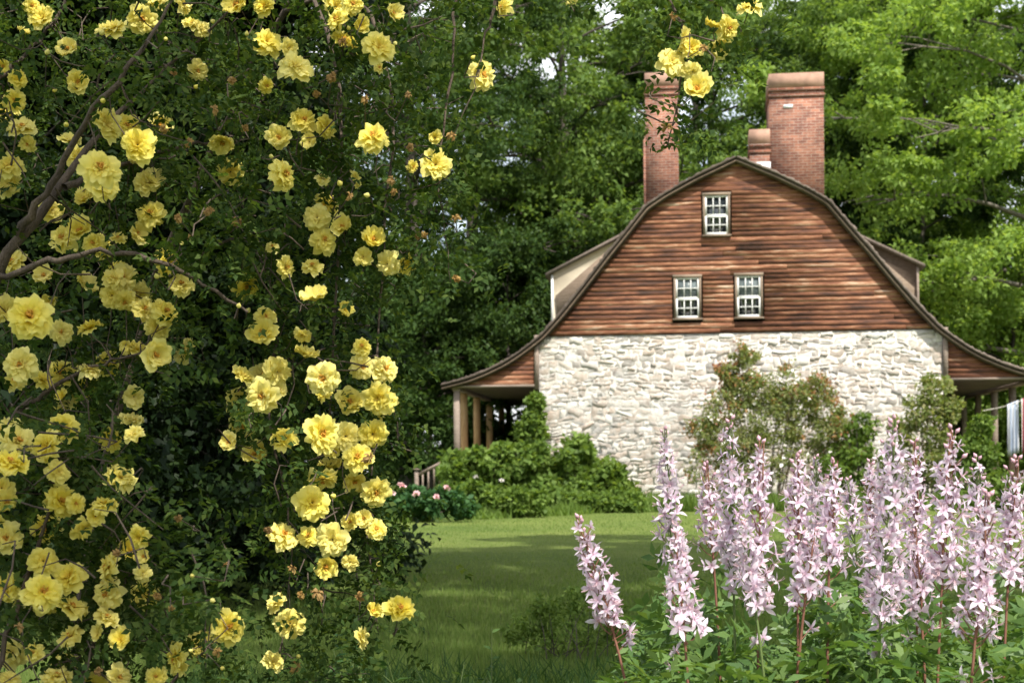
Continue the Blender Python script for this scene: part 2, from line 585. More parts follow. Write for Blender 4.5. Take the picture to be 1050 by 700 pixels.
# ------------------------------------------------------------------ trees
def tree_meshes(seed, H, base, Rc, limbs, n_per, leaf, leafm, barkm, shape='round', clump=0.19, trunk_r=0.3, lean=0.3):
    rng = np.random.default_rng(seed)
    mb = MB()
    tz = np.linspace(0, 0.93 * H, 12)
    wob = np.cumsum(rng.normal(0, lean * 0.12, (12, 2)), 0)
    wob[0] = 0
    tp = np.column_stack([wob, tz])
    tr = trunk_r * (1 - 0.9 * (tz / H)) ** 0.9
    tr[0] *= 1.5
    tr[1] *= 1.05
    mb.tube(tp, tr, 8)
    C, rad = [], []
    for i in range(limbs):
        t = (i + 0.5) / limbs
        z = base + (0.94 * H - base) * t ** 0.9
        az = i * 2.39996 + rng.normal(0, 0.3)
        if shape == 'round':
            e = math.sin(math.pi * (0.12 + 0.80 * t)) ** 0.75
        elif shape == 'cone':
            e = 1.0 - 0.85 * t
        else:
            e = (1 - t) ** 0.5 * 0.9 + 0.12
        ln = Rc * e * (0.75 + 0.45 * rng.random())
        s_ = np.linspace(0, 1, 6)
        rise = (0.55 if shape == 'round' else 0.12) * ln * (0.5 + 0.8 * t)
        ox = np.interp(z, tz, tp[:, 0])
        oy = np.interp(z, tz, tp[:, 1])
        bend = rng.normal(0, 0.25)
        pts = np.column_stack([ox + np.cos(az + bend * s_) * ln * s_, oy + np.sin(az + bend * s_) * ln * s_, z + rise * (s_ - 0.45 * s_ ** 2) - (0.15 * ln * s_ ** 3)])
        r0 = max(0.02, np.interp(z, tz, tr) * 0.5)
        mb.tube(pts, r0 * (1 - 0.85 * s_), 5)
        for s0 in (0.42, 0.6, 0.78, 0.9, 1.0):
            p0 = np.array([np.interp(s0, s_, pts[:, q]) for q in range(3)])
            m_ = 1 if s0 > 0.95 else 2
            for q in range(m_):
                sd = (1 if q == 0 else -1)
                aa = az + sd * (0.7 + 0.4 * rng.random())
                l2 = ln * 0.42 * rng.random() * (1 if s0 < 0.95 else 0.15)
                p1 = p0 + np.array([math.cos(aa) * l2, math.sin(aa) * l2, l2 * (0.3 * rng.random() - 0.05) + 0.1])
                if l2 > 0.5:
                    mb.tube(np.array([p0, (p0 + p1) / 2 + (0, 0, 0.05 * l2), p1]), [r0 * 0.35, r0 * 0.22, r0 * 0.08], 4)
                C.append(p1 + rng.normal(0, 0.05 * Rc, 3))
                rad.append(Rc * clump * (0.6 + 0.75 * rng.random()))
    C, rad = np.array(C), np.array(rad)
    # each clump breaks up into smaller sprays
    k = 5
    C2 = np.repeat(C, k, 0) + unit(rng.normal(size=(len(C) * k, 3))) * np.repeat(rad, k)[:, None] * np.array([0.75, 0.75, 0.5])
    r2 = np.repeat(rad, k) * (0.28 + 0.3 * rng.random(len(C2)))
    V, Fq = clump_leaves(rng, C2, r2, max(4, n_per // k), leaf)
    crown = mesh('crown', V, [Fq], leafm)
    trunk = mesh('trunk', np.concatenate(mb.V), [np.concatenate(mb.Q)], barkm, smooth=True)
    return trunk, crown


T = {
    'broad': tree_meshes(11, 21, 4.0, 7.0, 28, 250, 0.20, M['leaf_mid'], M['bark'], clump=0.16, trunk_r=0.42),
    'tall': tree_meshes(12, 24, 3.0, 6.0, 33, 340, 0.15, M['leaf_mid'], M['bark'], clump=0.16, trunk_r=0.4),
    'drooping': tree_meshes(13, 19, 2.0, 7.5, 34, 420, 0.175, M['leaf_bright'], M['bark_pale'], clump=0.155, trunk_r=0.3),
    'slim': tree_meshes(14, 20, 8.0, 3.6, 22, 240, 0.17, M['leaf_mid'], M['bark_pale'], trunk_r=0.17, lean=0.9),
    'low': tree_meshes(15, 7, 0.6, 3.2, 22, 260, 0.14, M['leaf_mid'], M['bark'], clump=0.25, trunk_r=0.12),
    'evergreen': tree_meshes(16, 9, 0.3, 2.5, 54, 520, 0.075, M['leaf_evergreen_shaded'], M['bark'], shape='column', clump=0.22, trunk_r=0.16),
}


def tree(name, kind, label, px, d, scale=1.0, rot=0.0, leaf=None, sz=1.0, group='trees around the house', X=None):
    x = (px - 525) / F * d if X is None else X
    t = empty(name, label, 'tree', (x, d, 0), rot, group)
    t.scale = (scale, scale, scale * sz)
    tk = link('trunk', T[kind][0], t)
    cr = link('crown', T[kind][1], t)
    if leaf:
        cr.material_slots[0].link = 'OBJECT'
        cr.material_slots[0].material = M[leaf]
    return t


TREES = [
    ('broadleaf_tree', 'broad', 'mid green leafy tree left of the left chimney with sky showing through its crown', 575, 53, 0.95, 0.4, None, 1.0),
    ('broadleaf_tree', 'tall', 'dark green tree beyond the left porch eave, next to the yellow rose cascade', 425, 48, 0.95, 1.7, 'leaf_dark', 1.0),
    ('broadleaf_tree', 'broad', 'dark leafy tree filling the gap between the left and the big right chimney', 735, 60, 0.95, 2.6, 'leaf_dark', 1.0),
    ('broadleaf_tree', 'tall', 'green tree whose crown rises directly behind the big right chimney', 850, 58, 1.0, 0.2, None, 0.95),
    ('maple_tree', 'drooping', 'bright yellow-green maple with layered boughs at the right edge above the porch', 1105, 43, 0.98, 2.1, None, 1.0),
    ('broadleaf_tree', 'tall', 'tall shaded tree at the far left seen through gaps in the roses', 250, 52, 1.0, 4.0, 'leaf_dark', 1.0),
    ('broadleaf_tree', 'broad', 'farther tree whose top fills the sky between the maple and the big chimney', 935, 72, 1.15, 3.3, 'leaf_dark', 1.05),
    ('broadleaf_tree', 'tall', 'farther dark tree between the rose cascade and the sky-gapped tree', 487, 66, 1.1, 2.9, 'leaf_dark', 1.0),
    ('broadleaf_tree', 'broad', 'farther tree whose leaves close most of the sky between the two big chimneys', 715, 80, 1.25, 5.1, None, 1.05),
    ('slim_tree', 'slim', 'slim pale-trunked tree just right of the big chimney', 893, 50, 1.0, 0.0, None, 1.0),
    ('slim_tree', 'slim', 'thin leaning trunk tree midway between the big chimney and the maple', 925, 54, 1.0, 2.0, 'leaf_dark', 1.0),
    ('slim_tree', 'slim', 'thin pale trunk nearest to the maple boughs, above the right dormer', 955, 49, 0.9, 4.1, 'leaf_dark', 1.0),
    ('understory_tree', 'low', 'low leafy tree behind the left dormer and the curved eave', 525, 47, 0.95, 0.5, 'leaf_dark', 1.2),
    ('understory_tree', 'low', 'low dark tree behind the left porch roof end', 440, 45, 0.95, 2.2, 'leaf_dark', 1.15),
    ('understory_tree', 'low', 'round bright green small tree rising just left of the left chimney base', 632, 52, 1.3, 1.2, None, 1.35),
    ('understory_tree', 'low', 'low dark tree tucked behind the right dormer', 915, 49, 1.0, 3.0, 'leaf_dark', 1.25),
    ('understory_tree', 'low', 'low bright bushy tree hanging over the right porch roof', 1035, 46, 1.0, 4.3, 'leaf_bright', 1.15),
    ('understory_tree', 'low', 'low dark tree seen through the open right porch', 1000, 53, 1.0, 5.5, 'leaf_dark', 0.9),
]
for a_ in TREES:
    nm, kd, lb, px, d, s_, ro, lf, sz = a_
    tree(nm, kd, lb, px, d, s_, ro, lf, sz)
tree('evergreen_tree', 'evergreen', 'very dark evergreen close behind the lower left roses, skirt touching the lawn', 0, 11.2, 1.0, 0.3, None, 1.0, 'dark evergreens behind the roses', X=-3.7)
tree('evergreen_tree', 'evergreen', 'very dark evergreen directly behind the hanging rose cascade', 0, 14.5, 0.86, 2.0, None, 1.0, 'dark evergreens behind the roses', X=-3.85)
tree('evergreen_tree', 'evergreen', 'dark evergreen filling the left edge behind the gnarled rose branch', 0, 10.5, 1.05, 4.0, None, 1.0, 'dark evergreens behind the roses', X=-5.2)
# out of the frame: one tree added to shade roses, then trees shading the grass
tree('slim_tree', 'slim', 'added young tree outside the frame, put there to dapple the lower left roses', 0, -0.65, 0.35, 0.9, None, 1.0, X=0.2)  # unseen tree added only to throw dappled shade on the roses
tree('broadleaf_tree', 'broad', 'large tree right of the lawn whose shade streaks the grass', 0, 4.4, 0.62, 0.9, None, 1.5, X=4.1)
tree('broadleaf_tree', 'broad', 'second large tree right of the lawn, shading the middle of the grass', 0, 6.6, 0.48, 3.9, None, 1.5, X=5.3)
tree('slim_tree', 'slim', 'slim tree right of the lawn whose shade streaks the far grass', 0, 12.6, 0.50, 0.9, None, 1.35, X=5.0)


# ------------------------------------------------------------------ setting
xs = np.concatenate([[-260, -80], np.linspace(-30, 34, 33), [90, 260]])
ys = np.concatenate([[-120, -30], np.linspace(-6, 60, 34), [120, 420]])
gx, gy = np.meshgrid(xs, ys)
gz = 0.02 * np.sin(gx * 0.5 + 1) * np.cos(gy * 0.35) - 0.02
nx, ny = len(xs), len(ys)
i, j = np.meshgrid(np.arange(nx - 1), np.arange(ny - 1))
q = (j * nx + i).ravel()
lawn = link('lawn', mesh('lawn', np.column_stack([gx.ravel(), gy.ravel(), gz.ravel()]), [np.column_stack([q, q + 1, q + nx + 1, q + nx])], M['lawn'], smooth=True))
lawn['kind'] = 'structure'

rng = np.random.default_rng(5)


def blades(n_, y0, y1, xl, xr, h0, h1, wd, name, mat):
    y = 1 / (1 / y1 + (1 / y0 - 1 / y1) * rng.random(n_))
    x = y * (xl + (xr - xl) * rng.random(n_))
    h = h0 + (h1 - h0) * rng.random(n_) ** 1.5
    a = rng.random(n_) * 2 * np.pi
    ww = wd * (0.6 + y / 14)
    le = rng.normal(0, 0.45, (n_, 2)) * h[:, None]
    b0 = np.column_stack([x - np.cos(a) * ww, y - np.sin(a) * ww, np.full(n_, -0.03)])
    b1 = np.column_stack([x + np.cos(a) * ww, y + np.sin(a) * ww, np.full(n_, -0.03)])
    tp_ = np.column_stack([x + le[:, 0], y + le[:, 1], h])
    V = np.stack([b0, b1, tp_], 1).reshape(-1, 3)
    o_ = link(name, mesh(name, V, [np.arange(n_ * 3).reshape(-1, 3)], mat))
    o_['kind'] = 'stuff'
    return o_


blades(190000, 5.0, 35, -0.37, 0.42, 0.006, 0.03, 0.003, 'grass', M['grass'])

# tall unmown grass along the foot of the stone wall
n_ = 9000
x = rng.uniform(0.9, 12.0, n_)
y = 33.6 + rng.uniform(-1.0, 0.9, n_) - x * 0.10
h = rng.uniform(0.12, 0.5, n_)
a = rng.random(n_) * 6.28
V = np.stack([np.column_stack([x - np.cos(a) * .02, y - np.sin(a) * .02, 0 * x]), np.column_stack([x + np.cos(a) * .02, y + np.sin(a) * .02, 0 * x]), np.column_stack([x + rng.normal(0, .12, n_), y + rng.normal(0, .12, n_), h])], 1).reshape(-1, 3)
tg = link('tall_grass', mesh('tall_grass', V, [np.arange(n_ * 3).reshape(-1, 3)], M['leaf_vine']))
tg['kind'] = 'stuff'

n_ = 5200
x = rng.uniform(-2.9, 3.6, n_)
y = np.interp(x, [-2.9, -1.2, 0.6, 2.2, 3.6], [27.0, 28.6, 30.4, 32.3, 33.0]) + rng.normal(.2, .28, n_) + .25 * np.sin(x * 4)
h = rng.uniform(0.05, 0.32, n_) * (0.6 + 0.5 * np.sin(x * 3.1 + 1) ** 2)
a = rng.random(n_) * 6.28
V = np.stack([np.column_stack([x - np.cos(a) * .02, y - np.sin(a) * .02, 0 * x - .02]), np.column_stack([x + np.cos(a) * .02, y + np.sin(a) * .02, 0 * x - .02]), np.column_stack([x + rng.normal(0, .1, n_), y + rng.normal(0, .1, n_), h])], 1).reshape(-1, 3)
be = link('border_grass', mesh('border_grass', V, [np.arange(n_ * 3).reshape(-1, 3)], M['leaf_vine']))
be['kind'] = 'stuff'

# far wood closing the view behind everything
n_ = 900
C = np.column_stack([rng.uniform(-48, 62, n_), rng.uniform(84, 100, n_), rng.uniform(0, 1, n_)])
C[:, 2] = C[:, 2] ** 1.2 * (12 + 2.5 * np.sin(C[:, 0] * 0.25) + 2 * np.sin(C[:, 0] * 0.61 + 1))
V, Fq = clump_leaves(rng, C, rng.uniform(1.3, 2.6, n_), 70, 0.5)
wd_ = link('far_wood', mesh('far_wood', V, [Fq], M['leaf_dark']))
wd_['kind'] = 'stuff'


# ------------------------------------------------------------------ the stone house
YAW = R(7)
HO = np.array([5.73, 36.0, 0.0])
house = empty('stone_house', 'old stone house with red-brown clapboard gable, gambrel roof and flared porch eaves', 'house', tuple(HO), -YAW)
DEP = 11.0
# half profile of the roof's upper edge (u, z)
PROF = np.array([(0, 8.84), (1.05, 8.37), (1.85, 7.95), (2.33, 7.64), (2.78, 7.08), (3.33, 6.42), (3.9, 5.70), (4.5, 4.97), (5.0, 4.43), (5.3, 4.20), (5.65, 3.95), (6.0, 3.74), (6.46, 3.53), (6.89, 3.37), (7.6, 3.2)])


def dense(pf, n__=150):
    d = np.concatenate([[0], np.cumsum(np.linalg.norm(np.diff(pf, axis=0), axis=1))])
    s_ = np.linspace(0, d[-1], n__)
    q_ = np.column_stack([np.interp(s_, d, pf[:, 0]), np.interp(s_, d, pf[:, 1])])
    k_ = np.array([1, 2, 3, 2, 1]) / 9
    pad = np.pad(q_, ((2, 2), (0, 0)), 'edge')
    sm = np.array([np.convolve(pad[:, c_], k_, 'valid') for c_ in (0, 1)]).T
    sm[0], sm[-1] = q_[0], q_[-1]
    return sm


PD = dense(PROF)


def halfw(z):
    return float(np.interp(-z, -PD[:, 1], PD[:, 0]))


def off(d):
    """profile moved inwards by d"""
    t = np.gradient(PD, axis=0)
    t = t / np.linalg.norm(t, axis=1)[:, None]
    nrm = np.column_stack([-t[:, 1], t[:, 0]]) * -1
    nrm[0] = (0, 1)
    sg = np.where(nrm[:, 1] > 0, 1, -1)[:, None]
    return PD - nrm * sg * d


def sweep(mb_, outer, inner, v0, v1):
    """strip between two profiles, mirrored to both sides, from v0 to v1"""
    for sgn in (1, -1):
        n__ = len(outer)
        A = np.column_stack([outer[:, 0] * sgn, np.full(n__, v0), outer[:, 1]])
        B = np.column_stack([inner[:, 0] * sgn, np.full(n__, v0), inner[:, 1]])
        A2, B2 = A.copy(), B.copy()
        A2[:, 1] = v1
        B2[:, 1] = v1
        V = np.concatenate([A, B, A2, B2])
        k_ = np.arange(n__ - 1)
        f = []
        for (p_, q_) in ((0, 1), (1, 3), (3, 2), (2, 0)):
            f.append(np.column_stack([k_ + p_ * n__, k_ + 1 + p_ * n__, k_ + 1 + q_ * n__, k_ + q_ * n__]))
        e_ = n__ - 1
        f.append(np.array([[e_, n__ + e_, 3 * n__ + e_, 2 * n__ + e_]]))
        mb_.add(V, np.concatenate(f))


mb = MB()
jag = off(0.0) + np.random.default_rng(3).normal(0, .013, PD.shape)
sweep(mb, jag, off(0.058), -0.24, DEP + 0.2)
roof = mb.build('roof', M['shingle'], house)
mb = MB()
sweep(mb, off(0.105), off(0.142), -0.2, -0.13)
mb.build('rake_board', M['rake_wood'], house)
mb = MB()
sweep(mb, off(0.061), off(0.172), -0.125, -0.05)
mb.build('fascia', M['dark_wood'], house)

# windows: (u0,u1,z0,z1) of the opening
zz = lambda py: 1 + (480 - py) / 40.5
WIN = [(-0.79, -0.21, 6.89, 7.86), (-1.54, -0.95, 4.79, 5.80), (0.0, 0.59, 4.79, 5.81)]

# clapboards
rng = np.random.default_rng(21)
mb = MB()


def board(u0a, u1a, u0b, u1b, z0, z1, v=0.0):
    """one lapped board; a: ends at z0, b: ends at z1"""
    t0 = -0.007 - abs(rng.normal(0, 0.005))
    t1 = -0.006
    V = [(u0a, t0 + v, z0), (u1a, t0 + v, z0), (u1a, v + 0.03, z0), (u0a, v + 0.03, z0), (u0b, t1 + v, z1), (u1b, t1 + v, z1), (u1b, v + 0.03, z1), (u0b, v + 0.03, z1)]
    mb.hexa(V)


def fill_row(z0, z1, lo0, hi0, lo1, hi1, holes):
    """boards between lo and hi at z0 and z1, skipping holes"""
    iv = [(max(lo0, lo1), min(hi0, hi1))]
    cuts = sorted((a - 0.09, b + 0.09) for (a, b, c, d) in holes if z1 > c - 0.04 and z0 < d + 0.03)
    segs = []
    cur = lo0
    for (a, b) in cuts:
        segs.append((cur, a))
        cur = b
    segs.append((cur, hi0))
    for (a, b) in segs:
        u = a
        while u < b - 0.01:
            nxt = u + rng.uniform(2.2, 6.0)
            if b - nxt < 0.7:
                nxt = b
            ua, ub = u, nxt
            a1 = lo1 if ua == lo0 else ua
            b1 = hi1 if ub == hi0 else ub
            dz = rng.normal(0, 0.005)
            if b1 - a1 > 0.0:
                board(ua + 0.002, ub - 0.002, a1 + 0.002, max(a1 + 0.004, b1 - 0.002), z0 + dz, z1 + 0.012)
            u = nxt


Z0 = 4.40
z = Z0
while z < 8.70:
    hgt = 0.120 + rng.normal(0, 0.007)
    z1 = min(z + hgt, 8.74)
    w0, w1 = halfw(z + 0.10), halfw(z1 + 0.10)
    fill_row(z, z1, -w0, w0, -w1, w1, WIN)
    z = z1
# the porch roof ends
for sgn in (1, -1):
    z = 3.16
    while z < 4.38:
        hgt = 0.120 + rng.normal(0, 0.007)
        z1 = min(z + hgt, 4.40)
        w0, w1 = halfw(z + 0.13), halfw(z1 + 0.13)
        if w1 < 5.2:
            w1 = 5.2
        if w0 > 5.25:
            lo = 5.17
            if sgn > 0:
                fill_row(z, z1, lo, w0, lo, w1, [])
            else:
                fill_row(z, z1, -w0, -lo, -w1, -lo, [])
        z = z1
mb.build('siding', M['siding'], house)

mb = MB()   # dark backing added behind the clapboards to block light
pin = off(0.12)
for sgn in (1, -1):
    k_ = [p_ for p_ in pin if p_[1] > 4.36]
    for a, b in zip(k_[:-1], k_[1:]):
        mb.hexa([(0, .5, b[1]), (sgn * b[0], .5, b[1]), (sgn * b[0], .56, b[1]), (0, .56, b[1]), (0, .5, a[1]), (sgn * a[0], .5, a[1]), (sgn * a[0], .56, a[1]), (0, .56, a[1])])
mb.build('gable_backing', M['dark_backing'], house)

for sgn in (1, -1):   # corner boards and the boards under the porch roof ends
    mb = MB()
    a, b = sorted((sgn * 5.055, sgn * 5.165))
    mb.box((a, -0.055, 3.03), (b, 0.10, 4.42))
    a, b = sorted((sgn * 5.168, sgn * 7.36))
    mb.build('corner_board', M['grey_wood'], house)
    mb = MB()
    a, b = sorted((sgn * 5.168, sgn * 7.36))
    mb.box((a, -0.06, 3.095), (b, 0.04, 3.155))
    mb.build('trim_board', M['grey_wood'], house)

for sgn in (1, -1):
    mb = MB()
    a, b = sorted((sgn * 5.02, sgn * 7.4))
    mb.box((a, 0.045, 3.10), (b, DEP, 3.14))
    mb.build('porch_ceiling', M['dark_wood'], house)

# stone wall: mortar body + stones of the gable end
mb = MB()
mb.box((-5.05, 0.03, 0), (5.05, DEP, 4.38))
wall = mb.build('stone_wall', M['mortar'], house)
mb = MB()
z = 0.0
SMALLW = (-0.22, 0.02, 2.72, 3.02)
while z < 4.34:
    hgt = rng.uniform(0.06, 0.19)
    if z + hgt > 4.30:
        hgt = 4.37 - z
    u = -5.04
    while u < 5.03:
        wdt = rng.uniform(0.09, 0.34) * (0.55 + hgt * 4.2)
        if u + wdt > 4.9:
            wdt = 5.045 - u
        parts_ = [(z, z + hgt)]
        if hgt > 0.14 and rng.random() < 0.35:
            zm = z + hgt * rng.uniform(0.35, 0.65)
            parts_ = [(z, zm), (zm, z + hgt)]
        for (za, zb) in parts_:
            ua, ub = u, u + wdt
            if ub > SMALLW[0] and ua < SMALLW[1] and zb > SMALLW[2] and za < SMALLW[3]:
                continue
            g = 0.006
            uu = np.array([ua + g, ua + (ub - ua) * .33, ua + (ub - ua) * .67, ub - g, ub - g, ub - (ub - ua) * .33, ub - (ub - ua) * .67, ua + g])
            zs = np.array([za + g, za + g, za + g, za + g, zb - g, zb - g, zb - g, zb - g])
            hh = zb - za
            uu = np.clip(uu + rng.normal(0, 0.016, 8), -5.045, 5.045)
            zs = zs + rng.normal(0, 0.20 * hh, 8)
            slope = rng.normal(0, 0.05) * wdt
            zs = zs + (uu - (ua + ub) / 2) / wdt * slope * 2
            zs = zs + (0.06 * np.sin(0.9 * uu + 1.6 * zs) + 0.03 * np.sin(2.1 * uu - 1.7 * zs + 1.0) + 0.015 * np.sin(9.3 * uu + 2.0 * zs)) * np.clip(np.minimum(zs, 4.385 - zs) / 0.5, 0, 1)
            zs = np.clip(zs, 0, 4.385)
            c_u, c_z = uu.mean(), zs.mean()
            p_ = rng.uniform(-0.028, -0.019)
            if rng.random() < 0.16:
                p_ = rng.uniform(-0.018, 0.004)
            inn_u = c_u + (uu - c_u) * rng.uniform(0.82, 0.96)
            inn_z = c_z + (zs - c_z) * rng.uniform(0.70, 0.92)
            tilt = rng.normal(0, 0.004, 2)
            vv = -p_ + tilt[0] * (inn_u - c_u) / wdt + tilt[1] * (inn_z - c_z) / hh + rng.normal(0, 0.0025, 8)
            V = np.concatenate([np.column_stack([uu, np.full(8, 0.0305), zs]), np.column_stack([inn_u, vv, inn_z]), [[c_u, vv.mean() - 0.004, c_z]]])
            k_ = np.arange(8)
            mb.add(V, np.column_stack([k_, (k_ + 1) % 8, 8 + (k_ + 1) % 8, 8 + k_]))
            mb.T.append(np.column_stack([8 + k_, 8 + (k_ + 1) % 8, np.full(8, 16)]) + (mb.n - 17))
        u += wdt
    z += hgt
mb.build('stonework', M['rubble'], wall)


def window(u0, u1, z0, z1, cols=3, rows=4, parent=house, name='window', upper_sheet=False, v=0.0):
    t = 0.052
    f = MB()
    f.box((u0 - t, v - 0.05, z0 - 0.02), (u0, v + 0.06, z1))
    f.box((u1, v - 0.05, z0 - 0.02), (u1 + t, v + 0.06, z1))
    f.box((u0 - t - 0.02, v - 0.055, z1 + 0.001), (u1 + t + 0.02, v + 0.06, z1 + 0.08))
    win = f.build(name, M['rake_wood'], parent)
    s_ = MB()
    s_.box((u0 - t - 0.03, v - 0.085, z0 - 0.065), (u1 + t + 0.03, v + 0.06, z0 - 0.021))
    s_.build('sill', M['rake_wood'], win)
    g = MB()
    e = 0.045
    zm = (z0 + z1) / 2
    vb = v - 0.03
    for (za, zb, dv) in ((zm - 0.02, z1, 0.0), (z0 - 0.018, zm + 0.015, 0.028)):
        va = vb + dv
        if dv:
            va = vb + 0.0
            zb = zm - 0.021
        lo = 0.06 if dv else 0.036
        g.box((u0 + .001, va, za), (u0 + e, va + .035, zb))
        g.box((u1 - e, va, za), (u1 - .001, va + .035, zb))
        g.box((u0 + e + .0005, va, za), (u1 - e - .0005, va + .035, za + lo))
        g.box((u0 + e + .0005, va, zb - 0.042), (u1 - e - .0005, va + .035, zb))
        for k_ in range(1, cols):
            uc = u0 + e + (u1 - u0 - 2 * e) * k_ / cols
            g.box((uc - .0105, va + .004, za + lo + .0005), (uc + .0105, va + .03, zb - .0425))
        zc = (za + lo + zb - .042) / 2
        for k_ in range(cols):
            ua = u0 + e + (u1 - u0 - 2 * e) * k_ / cols + (.0125 if k_ else .001)
            ub = u0 + e + (u1 - u0 - 2 * e) * (k_ + 1) / cols - (.0125 if k_ < cols - 1 else .001)
            g.box((ua, va + .005, zc - .011), (ub, va + .029, zc + .011))
    g.build('sash', M['white_paint'], win)
    p_ = MB()
    p_.box((u0 + .02, v + .012, z0), (u1 - .02, v + .018, z1 - .02))
    p_.build('pane', M['glass'], win)
    if upper_sheet:
        q_ = MB()
        q_.box((u0 + .03, v + .0085, zm + .01), (u1 - .03, v + .0115, z1 - .03))  # paler flat sheet just in front of the upper glass
        q_.build('upper_sheet', M['upper_sheet'], win)
    return win


for wi, wdw in enumerate(WIN):
    window(*wdw, upper_sheet=wi > 0)
# the small window low in the stone wall
f = MB()
u0, u1, z0, z1 = SMALLW
for bx in (((u0, -0.06, z0), (u0 + .06, .03, z1)), ((u1 - .06, -0.06, z0), (u1, .03, z1)), ((u0 + .061, -0.06, z0), (u1 - .061, .03, z0 + .06)), ((u0 + .061, -0.06, z1 - .06), (u1 - .061, .03, z1))):
    f.box(*bx)
wn = f.build('window', M['white_paint'], house)
f = MB()
f.box((u0 + .05, -0.02, z0 + .05), (u1 - .05, 0.0, z1 - .05))
f.build('pane', M['glass'], wn)


# chimneys
def chimney(u0, u1, v0, v1, z0, z1, flash=False, patch=None, shoulder=None):
    c_ = MB()
    corb = z1 - 0.62
    c_.box((u0, v0, z0), (u1, v1, corb - 0.0005))
    c_.box((u0 - 0.03, v0 - 0.03, corb), (u1 + 0.03, v1 + 0.03, corb + 0.075))
    c_.box((u0 + 0.005, v0 + 0.005, corb + 0.0755), (u1 - 0.005, v1 - 0.005, corb + 0.16))
    c_.box((u0 - 0.025, v0 - 0.025, corb + 0.1605), (u1 + 0.025, v1 + 0.025, corb + 0.235))
    if shoulder:
        c_.box((u0 - 0.06, v0 - 0.02, z0), (u0 - 0.0005, v1 + 0.02, shoulder))
    o_ = c_.build('chimney', M['brick'], house)
    k_ = MB()
    k_.hexa([(u0 - .015, v0 - .015, corb + .2355), (u1 + .015, v0 - .015, corb + .2355), (u1 + .015, v1 + .015, corb + .2355), (u0 - .015, v1 + .015, corb + .2355),
             (u0 - .012, v0 + .005, z1), (u1 + .012, v0 + .005, z1), (u1 + .012, v1 - .005, z1), (u0 - .012, v1 - .005, z1)])
    k_.build('cap', M['cap'], o_)
    if patch:
        k_ = MB()
        k_.box((patch[0], v0 - 0.012, patch[2]), (patch[1], v0 - 0.001, patch[3]))
        k_.build('mortar_patch', M['flashing'], o_)
    if flash:
        k_ = MB()
        k_.box((u0 - 0.02, v0 - 0.05, flash[0]), (u1 + 0.02, v0 - 0.035, flash[1]))
        k_.build('flashing', M['flashing'], o_)
    return o_


chimney(0.89, 2.26, 0.75, 2.2, 7.5, 11.10, patch=(1.24, 1.48, 10.20, 10.29))
chimney(-2.33, -1.45, 2.0, 3.2, 7.2, 11.60, shoulder=9.88)
chimney(0.38, 0.885, 0.72, 1.5, 7.9, 9.68, flash=(8.55, 8.82))

# shed dormers on both roof slopes
for sgn, cm in ((-1, 'cream_paint'), (1, 'dark_shingle')):
    c_ = MB()
    du = 0.0 if sgn < 0 else -0.14
    for (va, vb) in ((1.5, 1.6), (4.4, 4.5)):
        prof = [(4.80 + du, 4.50), (4.80 + du, 6.20), (2.55 + du, 7.33), (3.15, 6.42), (3.7, 5.72), (4.2, 5.05)]
        A = [(sgn * a, va, b) for a, b in prof]
        B = [(sgn * a, vb, b) for a, b in prof]
        V = np.array(A + B)
        k_ = len(prof)
        c_.add(V, np.array([[i_, (i_ + 1) % k_, k_ + (i_ + 1) % k_, k_ + i_] for i_ in range(k_)]))
        tri = [(0, 1, 5), (1, 4, 5), (1, 3, 4), (1, 2, 3)]
        c_.T.append(np.array(tri) + c_.n - 2 * k_)
        c_.T.append(np.array(tri)[:, ::-1] + c_.n - k_)
    a, b = sorted((sgn * (4.72 + du), sgn * (4.80 + du)))
    c_.box((a, 1.601, 4.6), (b, 4.399, 6.19))
    dm = c_.build('dormer', M[cm], house)
    c_ = MB()
    sl_ = 0.50
    ua, ub = 5.0 + du, 2.2 + du
    z_a = 6.20 - 0.2 * sl_ + 0.005
    z_b = 6.20 + 2.6 * sl_ + 0.005
    c_.hexa([(sgn * ua, 1.36, z_a), (sgn * ub, 1.36, z_b), (sgn * ub, 4.64, z_b), (sgn * ua, 4.64, z_a),
             (sgn * ua, 1.36, z_a + .09), (sgn * ub, 1.36, z_b + .09), (sgn * ub, 4.64, z_b + .09), (sgn * ua, 4.64, z_a + .09)])
    c_.build('dormer_roof', M['shingle'], dm)
    c_ = MB()
    a, b = sorted((sgn * (4.803 + du), sgn * (4.86 + du)))
    c_.box((a, 1.46, 4.55), (b, 1.62, 6.16))
    c_.build('corner_board', M['white_paint' if sgn < 0 else 'grey_wood'], dm)
    c_ = MB()
    c_.hexa([(sgn * (4.70 + du), 1.44, 4.75), (sgn * 3.0, 1.44, 6.85), (sgn * 3.0, 1.499, 6.85), (sgn * (4.70 + du), 1.499, 4.75),
             (sgn * (4.74 + du), 1.44, 5.60), (sgn * 3.0, 1.44, 7.06), (sgn * 3.0, 1.499, 7.06), (sgn * (4.74 + du), 1.499, 5.60)])
    c_.build('cheek_strip', M['rake_wood'], dm)  # brown sloping strip along the lower edge of the dormer cheek

